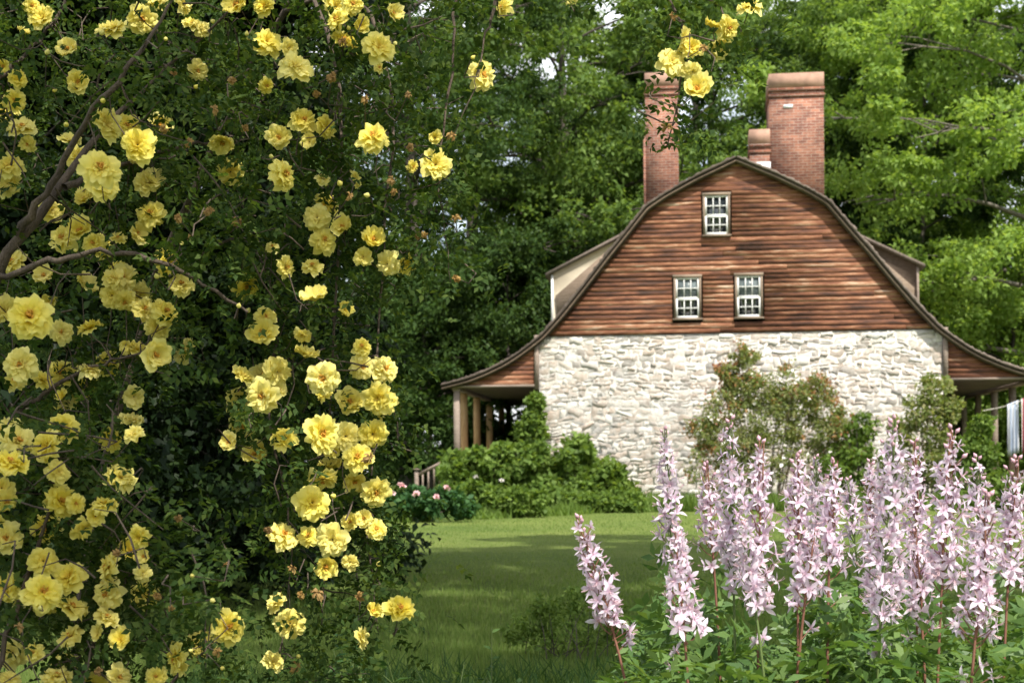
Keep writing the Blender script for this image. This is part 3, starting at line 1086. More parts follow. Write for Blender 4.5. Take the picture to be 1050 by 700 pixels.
# porches
for sgn in (-1, 1):
    d_ = MB()
    a, b = sorted((sgn * 5.06, sgn * 7.42))
    d_.box((a, -0.05, 0.60), (b, DEP, 0.68))
    dk = d_.build('porch_deck', M['grey_wood'], house)
    d_ = MB()
    d_.box((a, -0.02, 0.40), (b, 0.04, 0.599))
    for v in (0.1, 3.5, 7.0, 10.5):
        d_.box((sgn * 7.2 - .12, v, 0), (sgn * 7.2 + .12, v + .24, 0.399))
    d_.build('deck_beam', M['grey_wood'], dk)
for v in (0.05, 1.25, 3.6, 6.2, 9.0):
    w_ = 0.075 if v == 0.05 else 0.088
    d_ = MB()
    uu_ = -7.22
    d_.box((uu_ - w_, v, 0.681), (uu_ + w_, v + 2 * w_, 3.02))
    d_.box((uu_ - w_ - .05, v - .05, 0.6805), (uu_ + w_ + .05, v - .001, 0.80))
    d_.build('porch_post', M['grey_wood' if v == 0.05 else 'post_wood'], house)
for v in (0.05, 2.2, 4.4, 6.6, 8.8, 10.7):
    d_ = MB()
    d_.box((7.13, v, 0.681), (7.29, v + .16, 3.02))
    d_.build('porch_post', M['grey_wood'], house)
for sgn in (-1, 1):   # beams under the porch roof edge
    d_ = MB()
    a, b = sorted((sgn * 7.12, sgn * 7.32))
    d_.box((a, 0.045, 3.021), (b, DEP, 3.098))
    d_.build('porch_beam', M['grey_wood'], house)

# steps and railing off the end of the left porch
d_ = MB()
for k_ in range(3):
    d_.box((-7.45 - 0.3 * (k_ + 1), 0.3, 0.0), (-7.45 - 0.3 * k_, 1.5, 0.51 - 0.17 * k_))
st_ = d_.build('porch_stair', M['grey_wood'], house)
d_ = MB()
d_.box((-8.36, 0.14, 0.0), (-8.26, 0.24, 0.98))
d_.box((-8.40, 0.10, 0.981), (-8.22, 0.28, 1.02))
d_.build('newel_post', M['grey_wood'], st_)
d_ = MB()
d_.bar((-8.26, 0.19, 0.86), (-7.32, 0.19, 1.34), 0.07, 0.07)
d_.bar((-8.26, 0.19, 0.22), (-7.40, 0.19, 0.66), 0.05, 0.06)
for k_ in range(6):
    uu_ = -8.15 + k_ * 0.15
    zb = 0.92 + (uu_ + 8.26) * 0.51
    d_.box((uu_ - .02, .17, zb - 0.62), (uu_ + .02, .21, zb - .035))
d_.build('railing', M['grey_wood'], st_)


# ------------------------------------------------------------------ shrubs
def bush(name, label, cat, loc, blobs, leaf, n_per, leafm, group=None, seed=0, stems=8, stem_m='bark', aspect=0.7, spray=6, extra=None, stem_r=0.02):
    """blobs: (x,y,z,r) foliage masses relative to the base"""
    rg = np.random.default_rng(seed)
    t = empty(name, label, cat, loc, 0, group)
    B = np.array(blobs, float)
    C, r_ = [], []
    for (bx, by, bz, br_) in B:
        k_ = spray * 4
        d = unit(rg.normal(size=(k_, 3)))
        C.append(np.array([bx, by, bz]) + d * br_ * (0.35 + 0.6 * rg.random((k_, 1)) ** 0.6))
        r_.append(np.full(k_, br_ * 0.34) * (0.6 + 0.7 * rg.random(k_)))
    C, r_ = np.concatenate(C), np.concatenate(r_)
    keep = C[:, 2] > 0.03
    C, r_ = C[keep], r_[keep]
    V, Fq = clump_leaves(rg, C, r_, n_per, leaf, flat=0.8, upb=0.7, aspect=aspect)
    V[:, 2] = np.maximum(V[:, 2], 0.0)
    link('foliage', mesh('foliage', V, [Fq], leafm), t)
    s_ = MB()
    for k_ in range(stems):
        e_ = C[rg.integers(len(C))]
        b0 = np.array([e_[0] * 0.35 + rg.normal(0, .08), e_[1] * 0.35 + rg.normal(0, .08), 0.0])
        mid = (b0 + e_) / 2 + np.array([0, 0, 0.15 * e_[2]])
        s_.tube(np.array([b0, (b0 + mid) / 2 + (0, 0, .08 * e_[2]), mid, e_]), [stem_r, stem_r * .85, stem_r * .6, stem_r * .25], 5)
    s_.build('stem', M[stem_m], t, True)
    if extra:
        extra(t, rg, C, r_)
    return t


def gp(px, d):
    return ((px - 525) / F * d, d, 0.0)


bush('climbing_vine_shrub', 'dense green leafy shrub covering the left porch front, below the porch opening', 'shrub', gp(499, 34.6),
     [(-0.75, 0, 1.0, .42), (-0.35, 0, 1.0, .58), (0.15, 0, 1.05, .6), (0.6, 0, 1.05, .62), (-.6, -.1, .4, .5), (0.1, -.1, .4, .55), (.7, -.1, .45, .5)],
     0.15, 60, M['leaf_vine'], 'shrubs along the house', 31)
bush('climbing_vine_shrub', 'rounded green leafy mound against the left end of the stone wall', 'shrub', gp(592, 34.3),
     [(-0.7, 0, 1.05, .65), (-0.1, 0, 1.15, .68), (0.45, 0, .95, .6), (0.85, 0, .6, .5), (1.15, -.1, .35, .35), (0, -.2, .45, .6), (.6, -.2, .4, .5), (-.7, -.2, .4, .5)],
     0.15, 60, M['leaf_vine'], 'shrubs along the house', 32)
bush('wall_vine', 'narrow upright green vine climbing the left corner of the stone wall', 'vine', gp(546, 36.2),
     [(0, 0, .8, .4), (0.05, 0, 1.4, .36), (0.0, 0, 1.9, .34), (.05, 0, 2.3, .28), (.1, 0, 2.7, .2), (-.2, 0, 1.95, .24)],
     0.13, 36, M['leaf_vine'], None, 33)


def peony_blooms(cnt, mat, rad=0.075):
    def fn(t, rg, C, r_):
        top = C[np.argsort(-C[:, 2] + rg.random(len(C)) * 0.5 + C[:, 1] * 0.6)]
        for k_ in range(cnt):
            p_ = top[k_ % len(top)] + np.array([rg.normal(0, .12), -0.18, .12])
            b_ = MB()
            for q_ in range(14):
                a = rg.random() * 6.28
                el = rg.random() * 1.3
                d = np.array([math.cos(a) * math.cos(el), math.sin(a) * math.cos(el), math.sin(el)])
                vv, ff = leaf_quads(np.array([p_]), np.array([d]), np.array([unit(rg.normal(size=3))]), rad * 1.15, rad * 1.2)
                b_.add(vv, ff)
            b_.build('bloom', mat, t)
    return fn


bush('peony_bush', 'peony bush with pale pink blooms below the porch steps', 'shrub', gp(428, 27.4),
     [(-.55, 0, .32, .3), (-.1, 0, .36, .34), (.35, 0, .34, .32), (.75, .1, .3, .3)], 0.12, 34, M['leaf_peony'], 'low plants along the bed', 34, extra=peony_blooms(9, M['peony']))
bush('peony_bush', 'low green bush in front of the porch shrub with a single white bloom', 'shrub', gp(500, 29.6),
     [(-.75, 0, .34, .34), (-.3, 0, .36, .36), (.1, 0, .32, .34), (.6, 0, .28, .32), (1.0, .2, .24, .3)], 0.12, 38, M['leaf_vine'], 'low plants along the bed', 35, extra=peony_blooms(2, M['bloom_white'], .06))
bush('leafy_clump', 'low mixed green clump at the foot of the rounded mound', 'shrub', gp(585, 32.0),
     [(-.6, 0, .22, .26), (-.1, 0, .24, .28), (.4, 0, .2, .24), (.9, 0, .2, .24), (1.4, 0, .2, .22)], 0.11, 34, M['leaf_vine'], 'low plants along the bed', 36)


def red_tips(t, rg, C, r_):
    o_ = np.argsort(-(0.25 * C[:, 2] + 0.45 * np.abs(C[:, 0]) + rg.random(len(C)) * 1.2))[:len(C) // 3]
    V, Fq = clump_leaves(rg, C[o_] + unit(C[o_] - C.mean(0)) * 0.12, r_[o_], 13, 0.085, 0.8, 0.8, 0.5)
    link('new_growth', mesh('new_growth', V, [Fq], M['leaf_redtip']), t)
    V, Fq = clump_leaves(rg, C[::3], r_[::3], 4, 0.09, 0.8, 0.8, 0.9)
    link('blossom', mesh('blossom', V, [Fq], M['bloom_white']), t)


bush('wall_shrub', 'big open shrub with reddish new leaves growing against the middle of the stone wall', 'shrub', gp(783, 33.6),
     [(-1.2, 0, .9, .7), (-1.35, 0, 1.8, .5), (-.9, 0, 2.35, .55), (-.35, 0, 2.0, .65), (-.45, .2, 3.0, .46), (-.4, .2, 3.6, .34), (-.8, .2, 3.2, .30), (-.5, .1, 2.6, .5), (.25, 0, 2.6, .6), (.85, 0, 2.5, .55), (1.4, 0, 2.35, .5), (1.75, 0, 1.9, .5), (1.9, 0, 1.3, .5), (1.1, 0, 1.8, .6), (-1.0, 0, 1.5, .6), (-.2, 0, 2.75, .5), (.6, 0, 2.9, .5), (1.2, 0, 2.75, .45), (.3, 0, 2.0, .6), (-.6, 0, 1.5, .6), (.4, 0, 1.3, .7), (1.5, 0, 1.1, .6), (-.4, 0, .8, .7)],
     0.085, 46, M['leaf_wallbush'], 'shrubs along the house', 37, stems=34, aspect=0.5, extra=red_tips, stem_r=0.016, stem_m='cane')
bush('wall_shrub', 'small bright green shrub right of the red-tipped shrub, before the stone wall', 'shrub', gp(878, 33.2),
     [(-.5, 0, 1.0, .45), (0, 0, 1.3, .5), (.1, 0, 1.9, .38), (.4, 0, .9, .5), (-.2, -.1, .4, .5), (.7, 0, .5, .4)], 0.10, 28, M['leaf_vine'], 'shrubs along the house', 38, stems=14, extra=peony_blooms(10, M['bloom_white'], .06))
bush('wall_shrub', 'loose green shrub climbing the right corner of the stone wall', 'shrub', gp(950, 33.0),
     [(-.5, 0, 1.7, .45), (-.1, 0, 2.2, .5), (.2, 0, 2.7, .42), (.45, 0, 2.3, .35), (-.6, 0, 1.0, .5), (0, 0, 1.0, .6), (.3, 0, 1.6, .4)], 0.10, 30, M['leaf_wallbush'], 'shrubs along the house', 39, stems=24, stem_r=0.012)
bush('wall_shrub', 'slender green bush standing before the dark opening of the right porch', 'shrub', gp(1002, 32.6),
     [(-.15, 0, 1.5, .35), (.1, 0, 1.8, .32), (.25, 0, 1.3, .35), (0, 0, .8, .45), (.5, 0, .5, .4), (-.5, 0, .4, .4)], 0.11, 24, M['leaf_vine'], 'shrubs along the house', 40, stems=10)
bush('wall_shrub', 'low sunlit bush beneath the right porch deck at the right edge', 'shrub', gp(1045, 31.0),
     [(-.8, 0, .25, .35), (-.2, 0, .3, .4), (.3, 0, .35, .4), (.8, 0, .3, .4)], 0.11, 30, M['leaf_vine'], 'low plants along the bed', 41)
bush('small_shrub', 'small wispy green bush on the shaded lawn left of the lone pink spike', 'shrub', gp(568, 7.6),
     [(-.10, 0, .10, .12), (.08, 0, .17, .15), (.22, .05, .10, .12), (.02, .1, .08, .14), (.12, 0, .30, .09), (-.05, 0, .25, .08), (.3, 0, .24, .07), (-.2, 0, .14, .09), (.36, 0, .12, .1)], 0.034, 11, M['leaf_vine'], None, 42, stem_r=0.003, aspect=.4, stems=22)

# ------------------------------------------------------------------ clothes line
c0, c1 = P(1008, 421, 34.2), P(1075, 396, 33.6)
mb = MB()
s_ = np.linspace(0, 1, 12)[:, None]
pts = c0 + (c1 - c0) * s_ - np.array([0, 0, 0.10]) * np.sin(np.pi * s_)
mb.tube(pts - c0, 0.012, 5)
cl = mb.build('clothesline', M['rope'], None, loc=tuple(c0))
tag(cl, 'thin clothesline sagging across the opening of the right porch', 'clothesline')
for (a, b, mat, lb, drop) in ((0.37, 0.55, 'cloth_blue', 'pale blue and white striped cloth hanging on the clothesline', 1.25), (0.58, 0.86, 'cloth_red', 'red and white striped cloth hanging at the right edge of the clothesline', 1.3)):
    p0, p1 = c0 + (c1 - c0) * a, c0 + (c1 - c0) * b
    dirn = (p1 - p0)
    ln = np.linalg.norm(dirn[:2])
    nu, nv = 17, 9
    V = []
    for jv in range(nv):
        for iu in range(nu):
            t_ = iu / (nu - 1)
            d_ = jv / (nv - 1)
            V.append(((t_ - 0.5) * ln * (1 - 0.12 * d_), 0.05 * math.sin(t_ * 17 + d_) * (0.3 + d_), -drop * d_ - 0.05 * (1 - abs(2 * t_ - 1)) * 0 + (t_ - .5) * dirn[2]))
    k_ = np.arange(nu - 1)
    Fq = np.concatenate([np.column_stack([k_ + r0 * nu, k_ + 1 + r0 * nu, k_ + 1 + (r0 + 1) * nu, k_ + (r0 + 1) * nu]) for r0 in range(nv - 1)])
    o_ = link('hanging_cloth', mesh('hanging_cloth', V, [Fq], M[mat], smooth=True), None, tuple((p0 + p1) / 2 + (0, 0, -.06)))
    sm = o_.modifiers.new('thickness', 'SOLIDIFY')
    sm.thickness = 0.006
    tag(o_, lb, 'cloth', 'laundry on the line')


# ------------------------------------------------------------------ yellow roses
def petal(rg, L, W, th0, th1, az, ruffle, r0=0.05, nu=5, nv=4):
    V = []
    ph = rg.random() * 6.28
    for jv in range(nv):
        s0 = jv / (nv - 1)
        th = th0 + (th1 - th0) * s0
        for iu in range(nu):
            t_ = iu / (nu - 1) * 2 - 1
            wv = W * (0.22 + 0.78 * math.sin(min(1, s0 * 1.02) * math.pi * 0.62)) * (1 - 0.20 * max(0, s0 - .7) / .3)
            ln = L * s0 * (1 - 0.16 * t_ * t_ * s0)
            if s0 == 1:
                ln += rg.normal(0, .03) * L - (0.10 * L if abs(t_) < 0.1 else 0)
            rr = r0 + ln * math.sin(th)
            zz_ = ln * math.cos(th) + 0.10 * W * t_ * t_ * (1.2 if th0 < 1 else 0.5) + ruffle * s0 * s0 * math.sin(t_ * 3.2 + ph)
            x_, y_ = rr, t_ * wv * 0.5
            V.append((x_ * math.cos(az) - y_ * math.sin(az), x_ * math.sin(az) + y_ * math.cos(az), zz_))
    f = []
    for jv in range(nv - 1):
        for iu in range(nu - 1):
            a_ = jv * nu + iu
            f.append((a_, a_ + 1, a_ + 1 + nu, a_ + nu))
    return V, f


def rose_mesh(seed, spent=False):
    rg = np.random.default_rng(seed)
    mb_ = MB()
    op = rg.uniform(0.85, 1.15) if seed % 4 else rg.uniform(.5, .68)
    if spent:
        lay = [(6, .75, .5, 1.9, 2.5, .12), (5, .6, .4, 1.2, 1.9, .12), (5, .4, .3, .5, .9, .1)]
    else:
        lay = [(7, .95, .76, 1.35 * op, 1.66 * op, .11), (8, .87, .68, 1.08 * op, 1.46 * op, .13), (8, .73, .56, .80 * op, 1.22 * op, .12), (7, .56, .40, .52, .98, .10), (6, .38, .30, .25, .65, .07)]
    for li, (k_, L, W, a0, a1, ruf) in enumerate(lay):
        for q_ in range(k_):
            if rg.random() < (0.06 if not spent else 0.2):
                continue
            az = 6.2832 * (q_ + .5 * li) / k_ + rg.normal(0, .14)
            lf = L * rg.uniform(.84, 1.14)
            V, f = petal(rg, lf, W * rg.uniform(.85, 1.15), a0 + rg.normal(0, .10), a1 + rg.normal(0, .16), az, ruf * rg.uniform(.6, 1.6))
            V = np.array(V)
            V[:, 2] += 0.025 * li
            mb_.add(V, f)
    return mesh('spent_rose' if spent else 'rose', np.concatenate(mb_.V), [np.concatenate(mb_.Q)], M['petal_spent' if spent else 'petal_yellow'], smooth=True)


def stamen_mesh(seed):
    rg = np.random.default_rng(seed)
    mb_ = MB()
    for q_ in range(26):
        a = rg.random() * 6.28
        e_ = rg.random() * .22
        tip = np.array([math.cos(a) * e_, math.sin(a) * e_, .30 + .1 * rg.random() - e_ * .4])
        mb_.bar((tip[0] * .4, tip[1] * .4, .04), tip, .022, .022)
        mb_.box(tip - .028, tip + .028)
    return mesh('stamens', np.concatenate(mb_.V), [np.concatenate(mb_.Q)], M['stamen'])


def bud_mesh():
    mb_ = MB()
    z_ = np.linspace(0, 1, 7)
    mb_.tube(np.column_stack([0 * z_, 0 * z_, z_ * 1.1]), [.1, .3, .42, .40, .3, .17, .03], 8)
    nq = sum(len(x) for x in mb_.Q)
    for q_ in range(5):
        a = q_ * 1.2566
        V, f = petal(np.random.default_rng(q_), .85, .3, .7, -.1, a, .0, .12, 3, 4)
        mb_.add(V, f)
    mi = np.zeros(sum(len(x) for x in mb_.Q), int)
    mi[nq:] = 1
    return mesh('rose_bud', np.concatenate(mb_.V), [np.concatenate(mb_.Q)], [M['petal_yellow'], M['calyx']], mi, True)


ROSE = [rose_mesh(100 + k_) for k_ in range(14)]
SPENT = [rose_mesh(200 + k_, True) for k_ in range(5)]
STAM = [stamen_mesh(300 + k_) for k_ in range(2)]
BUD = bud_mesh()

# flower positions read off the photograph: x, y, radius, kind (r rose, s spent, b bud)
RA = '''33 6 9;42 17 13;24 33 8;69 50 13;80 84 12;108 33 10;146 20 15;189 3 12;198 23 11;208 28 10;203 73 11;19 80 10;15 103 11;22 129 15;28 148 9;8 168 14;
111 126 17;131 128 14;141 147 18;72 144 12;82 159 16;103 170 20;153 187 9;228 147 13;3 68 8;136 165 9;54 215 13;87 204 13;106 187 18;150 187 13;82 236 16;95 249 12;141 239 13;
121 243 8;158 225 8;87 291 15;117 284 12;115 303 12;128 310 12;149 316 13;45 282 13;186 290 13;11 267 15;30 323 23;4 317 16;91 334 13;162 336 12;141 356 14;160 364 18;130 356 9;
20 373 17;46 388 12;93 377 12;15 388 11;63 405 7;137 407 12;136 429 13;63 340 12;220 110 8 s;194 144 8 s;180 77 9 s;170 132 7 s;197 247 7 s;217 215 8 s;245 225 8 s;182 221 7 s;
240 82 7 s;253 36 4 b;170 40 4 b;200 90 4 b;68 128 5 b;254 319 5 b;105 104 5 b;122 60 4 b;48 55 5 b'''
RC = '''45 457 16;11 472 20;61 483 13;2 500 12;6 551 16;106 514 14;136 444 11;85 544 12;141 551 12;147 570 9;45 574 16;69 590 18;45 605 20;74 620 18;108 581 15;108 609 16;110 631 13;
71 650 13;123 655 13;100 648 9;6 603 15;9 694 12;59 691 16;123 694 14;178 676 17;160 693 11;236 642 18;33 668 11;7 514 13;78 516 10;98 529 10;147 587 9;121 568 7 s;225 667 8 s;
100 687 8 s;180 530 7 s;197 590 4 b;217 615 5 b;175 625 6 s;20 640 8 s;160 610 7 s'''
RB = '''242 4 16;270 5 11;274 41 15;297 49 9;304 66 17;344 19 12;362 4 11;403 14 13;370 26 10;389 46 17;389 69 6;496 77 16;514 7 10;274 88 8;312 122 14;335 130 12;286 141 13;317 145 10;
382 138 17;294 178 17;446 141 8;447 168 15;424 171 7;332 182 8;366 184 9;325 222 14;333 245 14;351 232 13;383 245 15;372 263 10;396 271 13;295 274 11;320 271 11;323 304 17;354 317 10;
269 341 16;273 324 11;314 363 14;310 345 9;372 376 13;371 354 10;250 384 12;286 382 16;268 406 18;286 399 9;331 388 17;331 402 9;392 412 14;331 445 19;355 447 14;383 445 15;290 447 14;
234 453 11;279 252 7;321 514 18;364 494 13;386 505 15;292 546 16;340 553 17;316 548 11;373 531 10;386 542 11;359 535 10;334 581 14;359 576 9;282 616 11;383 626 11;411 622 17;372 654 11;
281 676 11;690 62 15;702 40 13;709 48 11;730 26 9;748 29 12;715 91 17;711 74 11;340 460 10;
325 605 10 s;305 681 10 s;381 468 9 s;366 611 8 s;230 577 7 s;273 542 7 s;324 95 7 s;342 77 9 s;419 95 6 s;420 152 7 s;465 137 8 s;403 182 8 s;466 221 7 s;466 284 7 s;437 243 6 s;
429 241 7 s;376 100 7 s;689 17 7 s;724 48 8 s;684 130 9 s;352 40 8 s;405 195 6 s;360 200 7 s;308 608 7 s;300 580 7 s;252 130 7 s;388 579 5 b;358 30 4 b;405 44 4 b;255 40 4 b;277 160 4 b;484 60 4 b'''


def parse(t):
    r_ = []
    for e_ in t.replace('\n', '').split(';'):
        q_ = e_.split()
        r_.append((float(q_[0]), float(q_[1]), float(q_[2]), q_[3] if len(q_) > 3 else 'r'))
    return r_


def align(loc, zdir, spin, scale):
    zd = Vector(zdir).normalized()
    qn = zd.to_track_quat('Z', 'Y')
    return Matrix.Translation(Vector(loc)) @ qn.to_matrix().to_4x4() @ Matrix.Rotation(spin, 4, 'Z') @ Matrix.Scale(scale, 4)


def compound_leaves(rg, pos, L, pairs, leafl, leafw, droop=0.2, upn=0.8):
    """pinnate leaves: rachis from pos, paired leaflets and one at the tip"""
    n__ = len(pos)
    D = rg.normal(size=(n__, 3))
    D[:, 2] = D[:, 2] * 0.5 - droop
    D = unit(D)
    N = rg.normal(size=(n__, 3)) * 0.6
    N[:, 2] += upn
    S = unit(np.cross(D, N))
    N = np.cross(S, D)
    Vs = []
    LL = L * (0.7 + 0.6 * rg.random((n__, 1)))
    for k_ in range(pairs):
        f = 0.3 + 0.6 * k_ / max(1, pairs - 1)
        for sg in (-1, 1):
            b_ = pos + D * LL * f - N * LL * 0.25 * f * f
            dd = S * sg * 0.9 + D * 0.55 + rg.normal(0, .12, (n__, 3))
            v_, _ = leaf_quads(b_, dd, N + rg.normal(0, .25, (n__, 3)), leafl * (0.75 + 0.4 * rg.random(n__)), leafw * (0.8 + .4 * rg.random(n__)))
            Vs.append(v_)
    v_, _ = leaf_quads(pos + D * LL * 0.92 - N * LL * 0.22, D - N * .3, N, leafl * (0.9 + .3 * rg.random(n__)), leafw)
    Vs.append(v_)
    V = np.concatenate(Vs)
    return V, np.arange(len(V)).reshape(-1, 4)


BLOOMS = []
for tx, dlo_, dhi_ in ((RA, 2.45, 3.1), (RB, 2.6, 3.02), (RC, 2.0, 2.6)):
    for (x_, y_, r_, kd) in parse(tx):
        if kd == 'r':
            BLOOMS.append((x_, y_, r_, min(max(F * .066 / (2 * r_), dlo_), dhi_)))


def extra_blooms(fill, cnt, seed, near, far):
    """blooms half hidden among the leaves, deeper in the bush"""
    rg = np.random.default_rng(seed)
    out = []
    for _ in range(cnt):
        x_, y_, d_ = fill(rg)
        d_ = rg.uniform(near, far)
        out.append((x_, y_, F * .062 / (2 * d_), 'x', d_))
    return out


def rose_bush(label, data, root, canes, fill, n_fill, dlo, dhi, seed, per_rose=20, face=(0.3, -0.9, 0.3), extra=0):
    """canes: pixel paths (x,y,depth,radius in m); fill: function giving random (px,py,d) inside the bush"""
    rg = np.random.default_rng(seed)
    for _ in range(12):
        fx, fy, _d = fill(rg)
        data = data + [(fx, fy, rg.uniform(3.5, 5.5), 'b')]
    data = data + extra_blooms(fill, extra, seed + 7, dhi - .05, dhi + .35)
    t = empty('rose_bush', label, 'rose bush', tuple(root), 0, 'yellow rose bushes')
    root = np.array(root)
    wood = MB()
    cpts = []
    for path in canes:
        pts = np.array([P(a, b, c_) for (a, b, c_, r_) in path])
        rad = np.array([r_ for (_, _, _, r_) in path])
        d = np.concatenate([[0], np.cumsum(np.linalg.norm(np.diff(pts, axis=0), axis=1))])
        s0 = np.linspace(0, d[-1], 26)
        pp = np.column_stack([np.interp(s0, d, pts[:, k_]) for k_ in range(3)])
        for _ in range(3):
            pp[1:-1] = (pp[:-2] + 2 * pp[1:-1] + pp[2:]) / 4
        pp[1:-1] += rg.normal(0, .0032, pp[1:-1].shape)
        wood.tube(pp - root, np.interp(s0, d, rad) * (1 + rg.normal(0, .07, 26)), 7)
        cpts.append(pp)
    cpts = np.concatenate(cpts)
    lp = []
    for (x_, y_, r_, kd, *dx) in data:
        inner = kd == 'x'
        kd = 'r' if inner else kd
        D_ = {'r': 0.066, 's': 0.04, 'b': 0.02}[kd] * rg.uniform(.9, 1.1)
        d = F * D_ / (2 * r_)
        d = min(max(F * .066 / (2 * r_), dlo), dhi) if kd == 'r' else rg.uniform(dlo + .15, dhi)
        if inner:
            d = dx[0]
        rad = r_ * d / F * (1.16 if kd == 'r' else 1.15)
        if kd == 'b':
            rad = r_ * d / F * 1.3
        p_ = P(x_, y_, d)
        zd = np.array(face) + rg.normal(0, .48, 3)
        if zd[1] > -.15:
            zd[1] = -.15 - rg.random() * .4
        zd = unit(zd)
        data_ = {'r': ROSE, 's': SPENT, 'b': [BUD]}[kd]
        o_ = link({'r': 'rose', 's': 'spent_rose', 'b': 'rose_bud'}[kd], data_[rg.integers(len(data_))], t)
        mw = align(p_ - root - zd * rad * .25, zd, rg.random() * 6.28, rad)
        o_.matrix_local = mw
        if kd == 'r' and rg.random() < 0.6:
            link('stamens', STAM[rg.integers(2)], o_)
        # flower stalk back to the nearest wood
        q_ = p_ - root - zd * rad * .3
        nr = cpts[np.argmin(np.linalg.norm(cpts - p_ - np.array([0, .05, .03]), axis=1))] - root
        end = nr if np.linalg.norm(nr - q_) < .2 else q_ + np.array([rg.normal(0, .03), .09, rg.normal(0.0, .04)])
        mid = q_ + (end - q_) * .4 - zd * .03 + np.array([0, 0, -.012])
        wood.tube(np.array([q_, mid, (mid + end) / 2 + rg.normal(0, .01, 3), end]), [.0011, .0012, .0013, .0016], 4)
        k_ = per_rose if not inner else 8
        sp = rg.random((k_, 1))
        base = q_ + (end - q_) * sp * 1.1 + rg.normal(0, .045, (k_, 3)) + np.array([0, .03, -.005])
        lp.append(base)
        for _ in range(1):
            pass
    fp = np.array([P(*fill(rg)) for _ in range(n_fill)]) - root
    lp.append(fp)
    # twigs through the filling
    for k_ in range(n_fill // 16):
        a_ = fp[rg.integers(n_fill)]
        v_ = unit(rg.normal(size=3) + np.array([0, 0, .3])) * rg.uniform(.04, .1)
        sd = np.cross(v_, rg.normal(size=3))
        wood.tube(np.array([a_ - v_, a_ - v_ * .4 + sd * .25, a_ + v_ * .3 + sd * .3, a_ + v_ + (0, 0, -.02)]), [.002, .0018, .0014, .0008], 4)
    lp = np.concatenate(lp)
    # blooms sit on the outside of the bush: no leaf right in front of one
    wp = lp + root - CAM
    lx, ly = 525 + F * (wp @ RT) / wp[:, 1], HY - F * (wp @ UP) / wp[:, 1]
    ok = np.ones(len(lp), bool)
    for (bx, by, br_, bd) in BLOOMS:
        ok &= ~((np.hypot(lx - bx, ly - by) < br_ + 13) & (wp[:, 1] < bd + .035))
    V, Fq = compound_leaves(rg, lp[ok], 0.05, 3, 0.0175, 0.0105)
    link('foliage', mesh('foliage', V, [Fq], M['leaf_rose']), t)
    wood.build('cane', M['cane'], t, True)
    return t


def lump(rg, x_, y_, seed):
    """uneven density so the bush has holes"""
    return math.sin(x_ * .045 + seed) * math.sin(y_ * .038 + 2 * seed) + .6 * math.sin(x_ * .11 + y_ * .07 + seed) > -0.15 + rg.normal(0, .25)


def fillA(rg):
    while True:
        x_, y_ = rg.uniform(-70, 262), rg.uniform(-70, 450)
        if x_ > 215 and y_ > 200 and rg.random() < .7:
            continue
        if x_ > 150 and y_ > 375 - (x_ - 150) * .3 and rg.random() < .96:
            continue
        if lump(rg, x_, y_, 1.0):
            return x_, y_, rg.uniform(2.85, 3.9)


def fillB(rg):
    while True:
        y_ = rg.uniform(-70, 700)
        lo = np.interp(y_, [-70, 200, 300, 420, 520, 600, 700], [190, 215, 238, 244, 272, 285, 300])
        hi = np.interp(y_, [-70, 150, 220, 300, 420, 520, 600, 700], [500, 478, 462, 420, 405, 402, 392, 380])
        x_ = rg.uniform(lo, hi)
        if y_ > 560 and rg.random() < .7:
            continue
        if rg.random() < .022:
            x_, y_ = rg.uniform(480, 790), rg.uniform(-50, 18)
            return x_, y_, rg.uniform(3.0, 3.2)
        if rg.random() < .006:
            x_, y_ = rg.normal(690, 10), rg.uniform(30, 150)
            return x_, y_, rg.uniform(2.85, 3.05)
        if rg.random() < .010:
            return rg.normal(745, 22), rg.normal(36, 14), rg.uniform(2.85, 3.05)
        if lump(rg, x_, y_, 2.2):
            return x_, y_, rg.uniform(2.95, 3.8)


def fillC(rg):
    while True:
        y_ = rg.uniform(430, 800)
        x_ = rg.uniform(-70, np.interp(y_, [430, 560, 620, 700, 800], [120, 150, 205, 258, 290]))
        if lump(rg, x_, y_, 3.1):
            return x_, y_, rg.uniform(2.4, 3.2)


rose_bush('gnarled yellow rose bush at the upper left with a thick grey branch', parse(RA), (-0.95, 3.1, 0),
          [[(-60, 1000, 3.05, .024), (-60, 640, 3.0, .02), (-30, 330, 2.95, .015), (5, 250, 2.9, .012), (40, 214, 2.88, .011), (66, 192, 2.92, .009), (105, 130, 3.0, .006), (150, 85, 3.1, .004), (215, 40, 3.15, .0028), (260, -20, 3.05, .003)],
           [(20, 240, 2.9, .009), (36, 205, 2.86, .008), (52, 196, 2.86, .007), (88, 118, 2.8, .006), (104, 100, 2.75, .006), (137, 66, 2.75, .005), (165, 20, 2.8, .003), (190, -30, 2.8, .002)],
           [(-20, 290, 2.9, .008), (40, 270, 2.85, .0065), (95, 256, 2.8, .005), (140, 259, 2.8, .005), (190, 280, 2.82, .0045), (230, 304, 2.85, .0035), (254, 320, 2.86, .0025)],
           [(-40, 500, 3.1, .014), (20, 420, 3.1, .006), (80, 380, 3.1, .004), (150, 360, 3.05, .002)],
           [(-60, 140, 3.0, .007), (20, 60, 3.2, .005), (60, 20, 3.2, .004), (90, -40, 3.2, .003)],
           [(66, 192, 2.9, .008), (120, 170, 3.1, .005), (190, 150, 3.2, .004), (240, 140, 3.3, .003)]],
          fillA, 2300, 2.45, 3.1, 71, 14, extra=30)
